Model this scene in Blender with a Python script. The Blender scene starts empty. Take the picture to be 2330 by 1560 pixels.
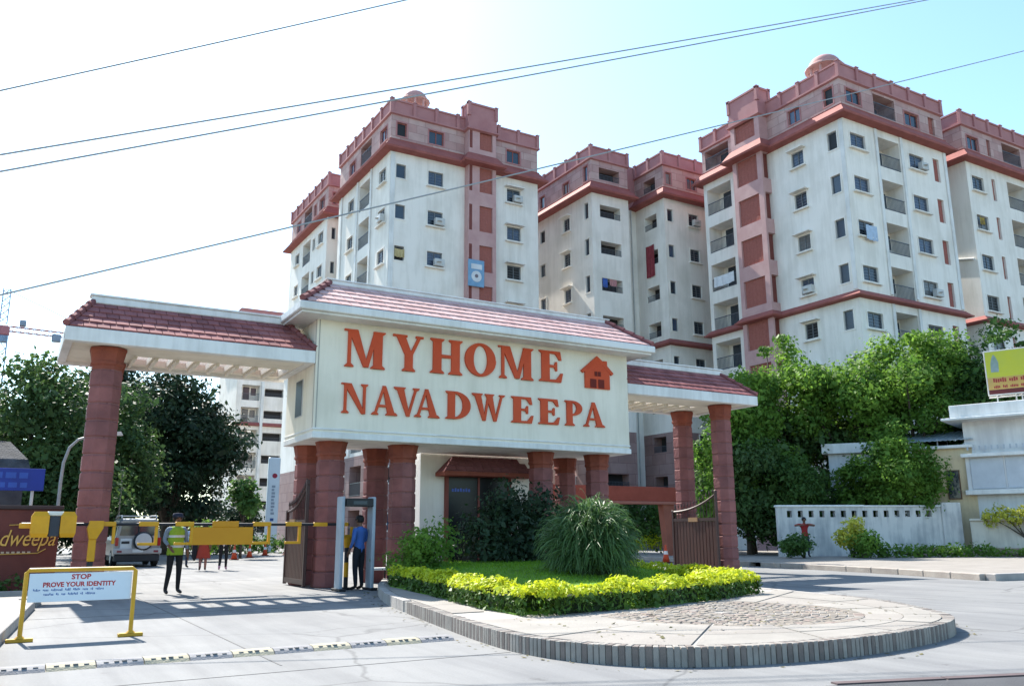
import bpy, bmesh, math, random
import numpy as np
from mathutils import Matrix, Vector
random.seed(7)
RNG = np.random.default_rng(11)
SC = bpy.context.scene
COL = SC.collection
R = math.radians

# ------------------------------------------------------------------ camera, sky, sun, exposure
CAMH = 1.3
yaw, pit, rol = R(30.342), R(12.521), R(-0.282)
fw = Vector((math.sin(yaw) * math.cos(pit), math.cos(yaw) * math.cos(pit), math.sin(pit)))
rt = Vector((math.cos(yaw), -math.sin(yaw), 0))
up = rt.cross(fw)
r2 = rt * math.cos(rol) + up * math.sin(rol)
u2 = -rt * math.sin(rol) + up * math.cos(rol)
cam_d = bpy.data.cameras.new('camera')
cam = bpy.data.objects.new('camera', cam_d)
COL.objects.link(cam)
cam_d.sensor_width = 36.0
cam_d.lens = 36.0 * 1935.6 / 2330.0
cam_d.clip_start = 0.1
cam_d.clip_end = 3000.0
cam.matrix_world = Matrix(((r2.x, u2.x, -fw.x, 0), (r2.y, u2.y, -fw.y, 0), (r2.z, u2.z, -fw.z, CAMH), (0, 0, 0, 1)))
SC.camera = cam

TO_SUN = Vector((-0.09, 0.94, 1.0)).normalized()
EL = math.asin(TO_SUN.z)
AZ = math.atan2(TO_SUN.x, TO_SUN.y)
world = bpy.data.worlds.new('World')
SC.world = world
world.use_nodes = True
wn = world.node_tree
bg = wn.nodes['Background']
sky = wn.nodes.new('ShaderNodeTexSky')
sky.sky_type = 'NISHITA'
sky.sun_disc = False
sky.sun_elevation = EL
sky.sun_rotation = AZ
sky.air_density = 1.0
sky.dust_density = 0.8
sky.ozone_density = 0.35
sky.altitude = 0
tint = wn.nodes.new('ShaderNodeMix'); tint.data_type = 'RGBA'; tint.blend_type = 'MULTIPLY'; tint.inputs['Factor'].default_value = 1.0
tint.inputs['B'].default_value = (.87, 1.04, 1.07, 1)
wn.links.new(sky.outputs['Color'], tint.inputs['A']); wn.links.new(tint.outputs['Result'], bg.inputs['Color'])
bg.inputs['Strength'].default_value = 0.125
sun_d = bpy.data.lights.new('sun', 'SUN')
sun_d.energy = 4.6
sun_d.angle = R(0.53)
sun_d.color = (1.0, 0.95, 0.87)
sun = bpy.data.objects.new('sun', sun_d)
sun.rotation_euler = TO_SUN.to_track_quat('Z', 'Y').to_euler()
sun.location = (0, 0, 60)
COL.objects.link(sun)
SC.view_settings.view_transform = 'Standard'
SC.view_settings.look = 'None'
SC.view_settings.gamma = 1.0
SC.view_settings.use_curve_mapping = False
SC.view_settings.exposure = 1.42

# ------------------------------------------------------------------ materials
MATS = {}
def mat(name, c1, c2=None, scale=3.0, rough=0.8, bump=0.0, metallic=0.0, detail=5.0, stretch=None, spec=0.3, trans=None, bscale=None):
    if name in MATS: return MATS[name]
    m = bpy.data.materials.new(name); m.use_nodes = True
    nt = m.node_tree; N = nt.nodes; L = nt.links
    b = N['Principled BSDF']
    b.inputs['Roughness'].default_value = rough
    b.inputs['Metallic'].default_value = metallic
    b.inputs['Specular IOR Level'].default_value = spec
    c2 = c2 or tuple(min(1, v * 0.82) for v in c1)
    geo = N.new('ShaderNodeNewGeometry')
    src = geo.outputs['Position']
    if stretch:
        mp = N.new('ShaderNodeMapping'); mp.inputs['Scale'].default_value = stretch
        L.new(src, mp.inputs['Vector']); src = mp.outputs['Vector']
    nz = N.new('ShaderNodeTexNoise'); nz.inputs['Scale'].default_value = scale; nz.inputs['Detail'].default_value = detail
    nz.inputs['Roughness'].default_value = 0.62
    L.new(src, nz.inputs['Vector'])
    rp = N.new('ShaderNodeValToRGB')
    rp.color_ramp.elements[0].position = 0.33; rp.color_ramp.elements[1].position = 0.68
    rp.color_ramp.elements[0].color = (*c2, 1); rp.color_ramp.elements[1].color = (*c1, 1)
    L.new(nz.outputs['Fac'], rp.inputs['Fac'])
    L.new(rp.outputs['Color'], b.inputs['Base Color'])
    if bump:
        n2 = N.new('ShaderNodeTexNoise'); n2.inputs['Scale'].default_value = bscale or scale * 9; n2.inputs['Detail'].default_value = 4
        L.new(src, n2.inputs['Vector'])
        bp = N.new('ShaderNodeBump'); bp.inputs['Strength'].default_value = bump; bp.inputs['Distance'].default_value = 0.02
        L.new(n2.outputs['Fac'], bp.inputs['Height']); L.new(bp.outputs['Normal'], b.inputs['Normal'])
    if trans:
        out = N['Material Output']
        tr = N.new('ShaderNodeBsdfTranslucent'); mx = N.new('ShaderNodeMixShader')
        mx.inputs[0].default_value = trans
        L.new(rp.outputs['Color'], tr.inputs['Color'])
        L.new(b.outputs[0], mx.inputs[1]); L.new(tr.outputs[0], mx.inputs[2]); L.new(mx.outputs[0], out.inputs['Surface'])
    MATS[name] = m
    return m

def stained(name, c1, cdirt, scale=0.5):
    """painted wall with rain streaks and blotches"""
    if name in MATS: return MATS[name]
    m = bpy.data.materials.new(name); m.use_nodes = True
    nt = m.node_tree; N = nt.nodes; L = nt.links
    b = N['Principled BSDF']; b.inputs['Roughness'].default_value = 0.85; b.inputs['Specular IOR Level'].default_value = 0.2
    geo = N.new('ShaderNodeNewGeometry')
    mp = N.new('ShaderNodeMapping'); mp.inputs['Scale'].default_value = (2.2, 2.2, 0.22)
    L.new(geo.outputs['Position'], mp.inputs['Vector'])
    n1 = N.new('ShaderNodeTexNoise'); n1.inputs['Scale'].default_value = scale * 2; n1.inputs['Detail'].default_value = 7; n1.inputs['Roughness'].default_value = .65
    L.new(mp.outputs['Vector'], n1.inputs['Vector'])
    n2 = N.new('ShaderNodeTexNoise'); n2.inputs['Scale'].default_value = scale; n2.inputs['Detail'].default_value = 6
    L.new(geo.outputs['Position'], n2.inputs['Vector'])
    ad = N.new('ShaderNodeMath'); ad.operation = 'MULTIPLY'
    L.new(n1.outputs['Fac'], ad.inputs[0]); L.new(n2.outputs['Fac'], ad.inputs[1])
    rp = N.new('ShaderNodeValToRGB')
    rp.color_ramp.elements[0].position = 0.14; rp.color_ramp.elements[1].position = 0.30
    rp.color_ramp.elements[0].color = (*cdirt, 1); rp.color_ramp.elements[1].color = (*c1, 1)
    L.new(ad.outputs[0], rp.inputs['Fac']); L.new(rp.outputs['Color'], b.inputs['Base Color'])
    MATS[name] = m
    return m

def stone_cladding(name, c1, c2, cm, bw, bh):
    if name in MATS: return MATS[name]
    m = bpy.data.materials.new(name); m.use_nodes = True
    nt = m.node_tree; N = nt.nodes; L = nt.links
    b = N['Principled BSDF']; b.inputs['Roughness'].default_value = 0.85
    geo = N.new('ShaderNodeNewGeometry')
    sx = N.new('ShaderNodeSeparateXYZ'); L.new(geo.outputs['Position'], sx.inputs[0])
    ad = N.new('ShaderNodeMath'); L.new(sx.outputs['X'], ad.inputs[0]); L.new(sx.outputs['Y'], ad.inputs[1])
    cb = N.new('ShaderNodeCombineXYZ'); L.new(ad.outputs[0], cb.inputs['X']); L.new(sx.outputs['Z'], cb.inputs['Y'])
    br = N.new('ShaderNodeTexBrick'); br.inputs['Scale'].default_value = 1.0
    br.inputs['Brick Width'].default_value = bw; br.inputs['Row Height'].default_value = bh; br.inputs['Mortar Size'].default_value = 0.02
    br.inputs['Color1'].default_value = (*c1, 1); br.inputs['Color2'].default_value = (*c2, 1); br.inputs['Mortar'].default_value = (*cm, 1)
    L.new(cb.outputs[0], br.inputs['Vector'])
    nz = N.new('ShaderNodeTexNoise'); nz.inputs['Scale'].default_value = 1.4; nz.inputs['Detail'].default_value = 6
    L.new(geo.outputs['Position'], nz.inputs['Vector'])
    mx = N.new('ShaderNodeMix'); mx.data_type = 'RGBA'; mx.blend_type = 'MULTIPLY'; mx.inputs['Factor'].default_value = 0.45
    L.new(br.outputs['Color'], mx.inputs['A']); L.new(nz.outputs['Fac'], mx.inputs['B'])
    L.new(mx.outputs['Result'], b.inputs['Base Color'])
    MATS[name] = m
    return m

WHITE = stained('white_wall', (.82, .77, .70), (.68, .635, .565))
CREAM = stained('cream_paint', (.78, .72, .60), (.67, .615, .50), 0.8)
FASCIA = stained('fascia_paint', (.74, .73, .70), (.60, .59, .56), 1.0)
PINK = stone_cladding('pink_cladding', (.62, .43, .39), (.50, .29, .27), (.40, .23, .22), 1.3, .62)
PINKP = mat('parapet_paint', (.43, .205, .20), (.36, .155, .155), .8)
CORN = mat('cornice_tile', (.34, .11, .095), (.26, .08, .07), 1.5)
PIER = mat('pier_stone', (.54, .34, .32), (.46, .27, .26), 1.0)
PANEL = mat('jali_brick', (.36, .125, .10), (.30, .10, .08), 6, bump=.5)
SLOT = mat('dark_red_recess', (.20, .06, .05), None, 2)
BASEP = stone_cladding('base_cladding', (.40, .27, .25), (.33, .2, .18), (.25, .14, .13), 1.6, .8)
ROOF = mat('roof_concrete', (.4, .38, .36), None, 1)
GLASS = mat('dark_glass', (.030, .045, .065), (.02, .028, .04), .35, rough=.12, spec=.7)
FRAME = mat('window_frame', (.55, .54, .52), None, 2, rough=.5); SASH = mat('window_sash', (.17, .185, .20), None, 2, rough=.45)
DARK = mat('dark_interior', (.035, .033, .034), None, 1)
RAIL = mat('railing_metal', (.10, .11, .13), None, 2, rough=.5)
ACW = mat('ac_casing', (.55, .55, .53), None, 2, rough=.5)
CONC = None

# ------------------------------------------------------------------ mesh builder
class MB:
    def __init__(s): s.v = []; s.f = []; s.m = []
    def add(s, vs, fs, m=0):
        o = len(s.v); s.v += [tuple(x) for x in vs]
        s.f += [tuple(o + i for i in f) for f in fs]; s.m += [m] * len(fs)
    def quad(s, a, b, c, d, m=0): s.add([a, b, c, d], [(0, 1, 2, 3)], m)
    def box(s, x0, x1, y0, y1, z0, z1, m=0):
        s.add([(x0, y0, z0), (x1, y0, z0), (x1, y1, z0), (x0, y1, z0), (x0, y0, z1), (x1, y0, z1), (x1, y1, z1), (x0, y1, z1)],
              [(0, 3, 2, 1), (4, 5, 6, 7), (0, 1, 5, 4), (1, 2, 6, 5), (2, 3, 7, 6), (3, 0, 4, 7)], m)
    def obox(s, M, sx, sy, sz, m=0):
        """box centred in x and y, from z=0 up, under matrix M"""
        c = [(-sx / 2, -sy / 2, 0), (sx / 2, -sy / 2, 0), (sx / 2, sy / 2, 0), (-sx / 2, sy / 2, 0)]
        vs = [M @ Vector(p) for p in c] + [M @ Vector((p[0], p[1], sz)) for p in c]
        s.add(vs, [(0, 3, 2, 1), (4, 5, 6, 7), (0, 1, 5, 4), (1, 2, 6, 5), (2, 3, 7, 6), (3, 0, 4, 7)], m)
    def bbox(s, x0, x1, y0, y1, z0, z1, b=.01, m=0):
        """box with chamfered vertical and top edges"""
        def ring(e, z): return [(x0 + e, y0, z), (x1 - e, y0, z), (x1, y0 + e, z), (x1, y1 - e, z), (x1 - e, y1, z), (x0 + e, y1, z), (x0, y1 - e, z), (x0, y0 + e, z)]
        def ring2(e, z): return [(x0 + 2 * e, y0 + e, z), (x1 - 2 * e, y0 + e, z), (x1 - e, y0 + 2 * e, z), (x1 - e, y1 - 2 * e, z), (x1 - 2 * e, y1 - e, z), (x0 + 2 * e, y1 - e, z), (x0 + e, y1 - 2 * e, z), (x0 + e, y0 + 2 * e, z)]
        s.loft([ring2(b, z0), ring(b, z0 + b), ring(b, z1 - b), ring2(b, z1)], m)
    def loft(s, rings, m=0, cap=True):
        n = len(rings[0]); vs = [p for r in rings for p in r]; fs = []
        for k in range(len(rings) - 1):
            for i in range(n):
                j = (i + 1) % n
                fs.append((k * n + i, k * n + j, (k + 1) * n + j, (k + 1) * n + i))
        if cap:
            fs.append(tuple(reversed(range(n)))); fs.append(tuple((len(rings) - 1) * n + i for i in range(n)))
        s.add(vs, fs, m)
    def lathe(s, c, prof, n=12, m=0, ph=0.0, cap=True):
        s.loft([[(c[0] + r * math.cos(ph + 2 * math.pi * i / n), c[1] + r * math.sin(ph + 2 * math.pi * i / n), c[2] + z) for i in range(n)] for r, z in prof], m, cap)
    def tube(s, pts, rad, n=6, m=0):
        pts = [Vector(p) for p in pts]
        if not hasattr(rad, '__len__'): rad = [rad] * len(pts)
        rings = []
        for i, p in enumerate(pts):
            d = (pts[min(i + 1, len(pts) - 1)] - pts[max(i - 1, 0)]).normalized()
            a = d.orthogonal().normalized() if i == 0 else (a - d * a.dot(d)).normalized()
            b = d.cross(a)
            rings.append([p + (a * math.cos(2 * math.pi * k / n) + b * math.sin(2 * math.pi * k / n)) * rad[i] for k in range(n)])
        s.loft(rings, m)
    def prism(s, poly, fn, d0, d1, m=0):
        """polygon (list of 2d points) carried by fn(u, v, d) from depth d0 to d1"""
        n = len(poly)
        vs = [fn(u, v, d0) for u, v in poly] + [fn(u, v, d1) for u, v in poly]
        fs = [tuple(range(n)), tuple(reversed(range(n, 2 * n)))] + [(i, (i + 1) % n + 0, (i + 1) % n + n, i + n) for i in range(n)]
        s.add(vs, fs, m)
    def mesh(s, name, mats, smooth=False):
        me = bpy.data.meshes.new(name)
        me.from_pydata(s.v, [], s.f)
        for x in (mats if isinstance(mats, (list, tuple)) else [mats]): me.materials.append(x)
        me.polygons.foreach_set('material_index', s.m)
        if smooth: me.polygons.foreach_set('use_smooth', [True] * len(s.f))
        bm = bmesh.new(); bm.from_mesh(me); bmesh.ops.recalc_face_normals(bm, faces=bm.faces); bm.to_mesh(me); bm.free()
        me.update()
        return me

WM = {}   # world matrices of what was linked
def tag(o, label=None, cat=None, group=None, kind=None):
    if label: o['label'] = label
    if cat: o['category'] = cat
    if group: o['group'] = group
    if kind: o['kind'] = kind
    return o
def link(name, data, parent=None, M=None, label=None):
    o = bpy.data.objects.new(name, data); COL.objects.link(o)
    M = M or Matrix.Identity(4)
    if parent is not None:
        o.parent = parent; o.matrix_parent_inverse = WM[parent.name].inverted()
    o.matrix_basis = M; WM[o.name] = M
    if label: o['label'] = label
    return o
def obj(name, mb, mats, parent=None, M=None, smooth=False, label=None):
    return link(name, mb.mesh(name, mats, smooth), parent, M, label)
def thing(name, label, cat, loc, group=None, rz=0.0):
    o = bpy.data.objects.new(name, None); COL.objects.link(o)
    o.empty_display_size = .3
    M = Matrix.Translation(loc) @ Matrix.Rotation(rz, 4, 'Z')
    o.matrix_basis = M; WM[o.name] = M
    return tag(o, label, cat, group)
def struct(name, mb, mats, label=None):
    o = obj(name, mb, mats); o['kind'] = 'structure'
    if label: o['label'] = label
    return o
T = Matrix.Translation
def copy_tree(o, M, label=None, group=None, parent=None):
    """copy of a thing, its parts and their sub-parts, moved by M"""
    c = o.copy(); COL.objects.link(c)
    WM[c.name] = M @ WM[o.name]
    c.parent = parent
    c.matrix_parent_inverse = WM[parent.name].inverted() if parent is not None else Matrix.Identity(4)
    c.matrix_basis = WM[c.name]
    if label: c['label'] = label
    if group: c['group'] = group
    for ch in list(o.children): copy_tree(ch, M, parent=c)
    return c

def raw_mesh(name, V, F, mats, mi=None, smooth=False):
    """fast mesh from numpy arrays of vertices and quads"""
    me = bpy.data.meshes.new(name)
    V = np.asarray(V, dtype=np.float32); F = np.asarray(F, dtype=np.int32)
    k = F.shape[1]
    me.vertices.add(len(V)); me.vertices.foreach_set('co', V.ravel())
    me.loops.add(F.size); me.loops.foreach_set('vertex_index', F.ravel())
    me.polygons.add(len(F)); me.polygons.foreach_set('loop_start', np.arange(0, F.size, k, dtype=np.int32))
    me.polygons.foreach_set('loop_total', np.full(len(F), k, dtype=np.int32))
    for x in (mats if isinstance(mats, (list, tuple)) else [mats]): me.materials.append(x)
    if mi is not None: me.polygons.foreach_set('material_index', np.asarray(mi, dtype=np.int32))
    if smooth: me.polygons.foreach_set('use_smooth', np.ones(len(F), dtype=bool))
    me.update(calc_edges=True); me.validate()
    return me

def leaf_quads(P, Nrm, size, aspect=.55, jitter=.7):
    """one pointed leaf (a rhombus) per point, facing roughly along Nrm"""
    n = len(P)
    d = Nrm + RNG.normal(0, jitter, (n, 3)); d /= np.linalg.norm(d, axis=1, keepdims=True) + 1e-9
    r = RNG.normal(0, 1, (n, 3)); a = np.cross(d, r); a /= np.linalg.norm(a, axis=1, keepdims=True) + 1e-9
    b = np.cross(d, a)
    s = (size * np.exp(RNG.normal(-.05, .38, n)))[:, None]
    V = np.stack([P + a * s * .5, P + b * s * .5 * aspect, P - a * s * .5, P - b * s * .5 * aspect], 1).reshape(-1, 3)
    F = np.arange(4 * n).reshape(n, 4)
    return V, F

def ball(n):
    d = RNG.normal(0, 1, (n, 3)); return d / np.linalg.norm(d, axis=1, keepdims=True)

DENS = 5.0
def leaf_clumps(clumps, per, size, fill=.35):
    """clumps: (x, y, z, rx, ry, rz); leaves near the skin of each clump, some inside"""
    Ps, Ns = [], []
    for (x, y, z, rx, ry, rz) in clumps:
        n = int(DENS * per * (rx * ry + ry * rz + rx * rz) / 3)
        d = ball(n); rr = np.where(RNG.random(n) < fill, RNG.uniform(.3, .95, n), RNG.normal(.96, .15, n))
        rr = rr * (1 + .13 * np.sin(d[:, 0] * 5 + x) * np.sin(d[:, 1] * 6 + y) + .12 * np.sin(d[:, 2] * 7 + z))
        Ps.append(np.array([x, y, z]) + d * rr[:, None] * np.array([rx, ry, rz])); Ns.append(d + np.array([0, 0, .4]))
    return leaf_quads(np.concatenate(Ps), np.concatenate(Ns), size)

def leaf_mat(name, c1, c2, trans=.35, scale=1.2):
    return mat(name, c1, c2, scale, rough=.55, trans=trans, detail=8, spec=.25)
LEAF_BRIGHT = leaf_mat('leaf_bright', (.21, .36, .05), (.05, .125, .02), .5, .55)
LEAF_MID = leaf_mat('leaf_mid', (.105, .205, .040), (.03, .078, .02), .45, .55)
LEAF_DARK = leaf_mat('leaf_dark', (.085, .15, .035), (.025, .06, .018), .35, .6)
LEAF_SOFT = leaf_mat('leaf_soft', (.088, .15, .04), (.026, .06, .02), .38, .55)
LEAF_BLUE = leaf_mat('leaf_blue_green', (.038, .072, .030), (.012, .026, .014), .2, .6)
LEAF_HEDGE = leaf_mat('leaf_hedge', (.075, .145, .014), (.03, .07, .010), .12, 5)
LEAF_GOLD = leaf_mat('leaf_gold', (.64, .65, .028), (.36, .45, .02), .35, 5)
LEAF_YEL = leaf_mat('leaf_yellow', (.66, .60, .09), (.36, .40, .05), .4, 4)
BARK = mat('bark', (.10, .075, .055), (.05, .04, .03), 6, bump=.6)
BARKL = mat('bark_pale', (.30, .26, .22), (.18, .15, .12), 6, bump=.6)
# ------------------------------------------------------------------ ground, roads, pavements
EARTH = mat('earth', (.20, .16, .11), (.12, .10, .07), .4, bump=.3)
def road_mat():
    m = bpy.data.materials.new('road_concrete'); m.use_nodes = True
    nt = m.node_tree; N = nt.nodes; L = nt.links; b = N['Principled BSDF']; b.inputs['Roughness'].default_value = .85; b.inputs['Specular IOR Level'].default_value = .25
    geo = N.new('ShaderNodeNewGeometry')
    def noise(scale, stretch, detail=6, rough=.6):
        mp = N.new('ShaderNodeMapping'); mp.inputs['Scale'].default_value = stretch; L.new(geo.outputs['Position'], mp.inputs['Vector'])
        n = N.new('ShaderNodeTexNoise'); n.inputs['Scale'].default_value = scale; n.inputs['Detail'].default_value = detail; n.inputs['Roughness'].default_value = rough
        L.new(mp.outputs['Vector'], n.inputs['Vector']); return n.outputs['Fac']
    def ramp(src, p0, p1, c0, c1):
        r = N.new('ShaderNodeValToRGB'); r.color_ramp.elements[0].position = p0; r.color_ramp.elements[1].position = p1
        r.color_ramp.elements[0].color = (*c0, 1); r.color_ramp.elements[1].color = (*c1, 1); L.new(src, r.inputs['Fac']); return r.outputs['Color']
    def mul(a, b2, f):
        x = N.new('ShaderNodeMix'); x.data_type = 'RGBA'; x.blend_type = 'MULTIPLY'; x.inputs['Factor'].default_value = f; L.new(a, x.inputs['A']); L.new(b2, x.inputs['B']); return x.outputs['Result']
    base = ramp(noise(.5, (1, 1, 1), 8), .35, .68, (.180, .180, .181), (.228, .226, .221))
    c = mul(base, ramp(noise(1.1, (2.4, .16, 1), 5), .36, .60, (.80, .80, .81), (1, 1, 1)), .9)      # wheel tracks along the drive
    c = mul(c, ramp(noise(1.7, (1, 1, 1), 9, .75), .30, .40, (.55, .54, .53), (1, 1, 1)), .9)          # oil and water spots
    c = mul(c, ramp(noise(45, (1, 1, 1), 3), .30, .62, (.86, .86, .86), (1, 1, 1)), .8)                # aggregate
    nz = N.new('ShaderNodeTexNoise'); nz.inputs['Scale'].default_value = .9; nz.inputs['Detail'].default_value = 6; L.new(geo.outputs['Position'], nz.inputs['Vector'])
    ma = N.new('ShaderNodeMix'); ma.data_type = 'VECTOR'; ma.inputs['Factor'].default_value = .35; L.new(geo.outputs['Position'], ma.inputs['A']); L.new(nz.outputs['Color'], ma.inputs['B'])
    vo = N.new('ShaderNodeTexVoronoi'); vo.feature = 'DISTANCE_TO_EDGE'; vo.inputs['Scale'].default_value = .34; L.new(ma.outputs['Result'], vo.inputs['Vector'])
    c = mul(c, ramp(vo.outputs['Distance'], .0015, .0075, (.55, .55, .55), (1, 1, 1)), .75)          # hairline cracks
    L.new(c, b.inputs['Base Color'])
    bp = N.new('ShaderNodeBump'); bp.inputs['Strength'].default_value = .25; bp.inputs['Distance'].default_value = .01; L.new(noise(60, (1, 1, 1), 3), bp.inputs['Height']); L.new(bp.outputs['Normal'], b.inputs['Normal'])
    return m
CONCR = road_mat()
ASPH = mat('asphalt', (.075, .075, .08), (.05, .05, .055), 2, rough=.9, bump=.4, bscale=60)
PAVE = mat('paving_slab', (.285, .262, .235), (.22, .203, .182), 1.3, rough=.85, bump=.3, bscale=30)
PAVE2 = mat('paving_slab_warm', (.27, .245, .22), (.21, .19, .17), 1.3, rough=.85, bump=.3, bscale=30)
COBB = mat('cobble', (.25, .215, .18), (.17, .147, .124), 6, rough=.85, bump=.3)
MORT = mat('mortar', (.33, .31, .285), None, 3)
KB1 = mat('kerb_brick_grey', (.30, .275, .245), (.22, .20, .18), 5, bump=.3)
KB2 = mat('kerb_brick_brown', (.20, .165, .145), (.13, .11, .10), 5, bump=.3)
KSTONE = mat('kerb_stone', (.36, .335, .31), (.27, .25, .235), 2, bump=.3)
LAWN = mat('lawn', (.13, .25, .02), (.08, .165, .014), 3, rough=.9)

m = MB(); m.quad((-1500, -1500, -.06), (1500, -1500, -.06), (1500, 1500, -.06), (-1500, 1500, -.06)); struct('ground', m, EARTH)
m = MB(); m.quad((-80, -30, 0), (60, -30, 0), (60, 95, 0), (-80, 95, 0)); struct('road', m, CONCR)
# dark carriageway of the main street, with a worn white edge line
p0, p1 = Vector((6.34, 5.30)), Vector((8.16, 4.71)); dd = (p1 - p0).normalized(); nn = Vector((-dd.y, dd.x))
def onl(s, off, z): q = p0 + dd * s - nn * off; return (q.x, q.y, z)
m = MB(); m.quad(onl(-40, 0, .004), onl(40, 0, .004), onl(40, 9, .004), onl(-40, 9, .004)); struct('carriageway', m, ASPH)
m = MB()
for k in range(8):
    m.add([onl(k * 1.1, -.12, -.02), onl(k * 1.1 + 1.08, -.12, -.02), onl(k * 1.1 + 1.08, -.02, -.02), onl(k * 1.1, -.02, -.02),
           onl(k * 1.1, -.12, .015), onl(k * 1.1 + 1.08, -.12, .015), onl(k * 1.1 + 1.08, -.02, .015), onl(k * 1.1, -.02, .015)],
          [(0, 3, 2, 1), (4, 5, 6, 7), (0, 1, 5, 4), (1, 2, 6, 5), (2, 3, 7, 6), (3, 0, 4, 7)])
struct('road_edging', m, mat('edging_stone', (.12, .085, .085), (.08, .06, .06), 3))

# expansion joints in the concrete drive
m = MB()
for y in (4.2, 8.6, 15.8, 25.5, 30.5, 36): m.box(-6, 5.0 if y < 16 else 6.4, y, y + .018, -.01, .003)
m.box(2.55, 2.568, 9.0, 40, -.01, .0035)
struct('road_joint', m, mat('joint_tar', (.10, .098, .096), None, 3))
# ---- the island in front of the gate
LOOP = [(8.3, 20.6), (7.75, 19.4), (7.1, 17.9), (6.35, 15.6), (5.88, 13.5), (5.42, 11.15), (5.12, 9.4), (5.05, 8.3), (5.29, 7.44), (5.77, 6.86), (6.5, 6.53), (7.6, 6.37), (8.76, 6.44), (10, 6.72), (10.95, 7.2), (11.75, 8.1), (12.6, 9.5), (12.95, 10.8), (13.2, 12.2), (13.7, 14.5), (14.6, 17.5), (15.6, 20.6)]
def catmull(P, n=10):
    out = []
    for i in range(len(P) - 1):
        a, b, c, d = [np.array(P[max(0, min(len(P) - 1, j))], float) for j in (i - 1, i, i + 1, i + 2)]
        for k in range(n):
            t = k / n
            out.append(tuple(.5 * ((2 * b) + (-a + c) * t + (2 * a - 5 * b + 4 * c - d) * t * t + (-a + 3 * b - 3 * c + d) * t ** 3)))
    out.append(tuple(P[-1])); return out
EDGE = catmull(LOOP, 12)
IZ = .19
C0 = (8.9, 9.35)
isl = thing('island', 'raised paved island with a round cobbled disc and brick kerb in front of the gate', None, (8.9, 12, 0)); isl['kind'] = 'structure'
def inset(P, d):
    out = []
    for i in range(len(P)):
        a, b = np.array(P[max(0, i - 1)]), np.array(P[min(len(P) - 1, i + 1)])
        t = (b - a) / np.linalg.norm(b - a); nrm = np.array((-t[1], t[0]))
        out.append(tuple(np.array(P[i]) + nrm * d))
    return out
INN = inset(EDGE, .13); 
m = MB(); n = len(INN)
m.add([(x, y, IZ - .014) for x, y in INN], [tuple(range(n))]); obj('paving_bed', m, MORT, isl)
m = MB()
for i in range(n - 1):
    a, b, c, d = EDGE[i], EDGE[i + 1], INN[i + 1], INN[i]
    ca = inset(EDGE, .02)[i] if False else a
    m.add([(a[0] + (d[0] - a[0]) * .12, a[1] + (d[1] - a[1]) * .12, 0), (b[0] + (c[0] - b[0]) * .12, b[1] + (c[1] - b[1]) * .12, 0), (b[0] + (c[0] - b[0]) * .12, b[1] + (c[1] - b[1]) * .12, IZ - .02), (a[0] + (d[0] - a[0]) * .12, a[1] + (d[1] - a[1]) * .12, IZ - .02), (c[0], c[1], IZ - .02), (d[0], d[1], IZ - .02)], [(0, 1, 2, 3), (3, 2, 4, 5)])
obj('kerb_mortar', m, MORT, isl)
# kerb bricks set on end
L = [0.0]
for i in range(n - 1): L.append(L[-1] + math.dist(EDGE[i], EDGE[i + 1]))
def on_edge(s):
    i = min(max(np.searchsorted(L, s) - 1, 0), n - 2); t = (s - L[i]) / (L[i + 1] - L[i])
    a, b = np.array(EDGE[i]), np.array(EDGE[i + 1]); q = a + (b - a) * t; d = (b - a) / np.linalg.norm(b - a)
    return q, d
def brick_mesh(name, w, mt):
    b = MB(); b.bbox(-w / 2, w / 2, 0, .14, -.01, IZ, .004); return b.mesh(name, mt)
bms = [brick_mesh('kerb_brick', .060, KB1), brick_mesh('kerb_brick', .060, KB2), brick_mesh('kerb_brick', .054, KB1)]
lms = brick_mesh('kerb_block', .58, KSTONE)
s = .3; nb = 0
S_FINE0, S_FINE1 = L[45], L[204]
while s < L[-1] - .3:
    fine = S_FINE0 < s < S_FINE1
    q, d = on_edge(s)
    Mx = Matrix(((d[0], -d[1], 0, q[0]), (d[1], d[0], 0, q[1]), (0, 0, 1, random.uniform(-.004, .004)), (0, 0, 0, 1)))
    if fine: link('kerb_brick', bms[(nb % 2) if random.random() < .8 else 2], isl, Mx); nb += 1; s += .0685
    else: link('kerb_block', lms, isl, Mx); s += .6
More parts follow.
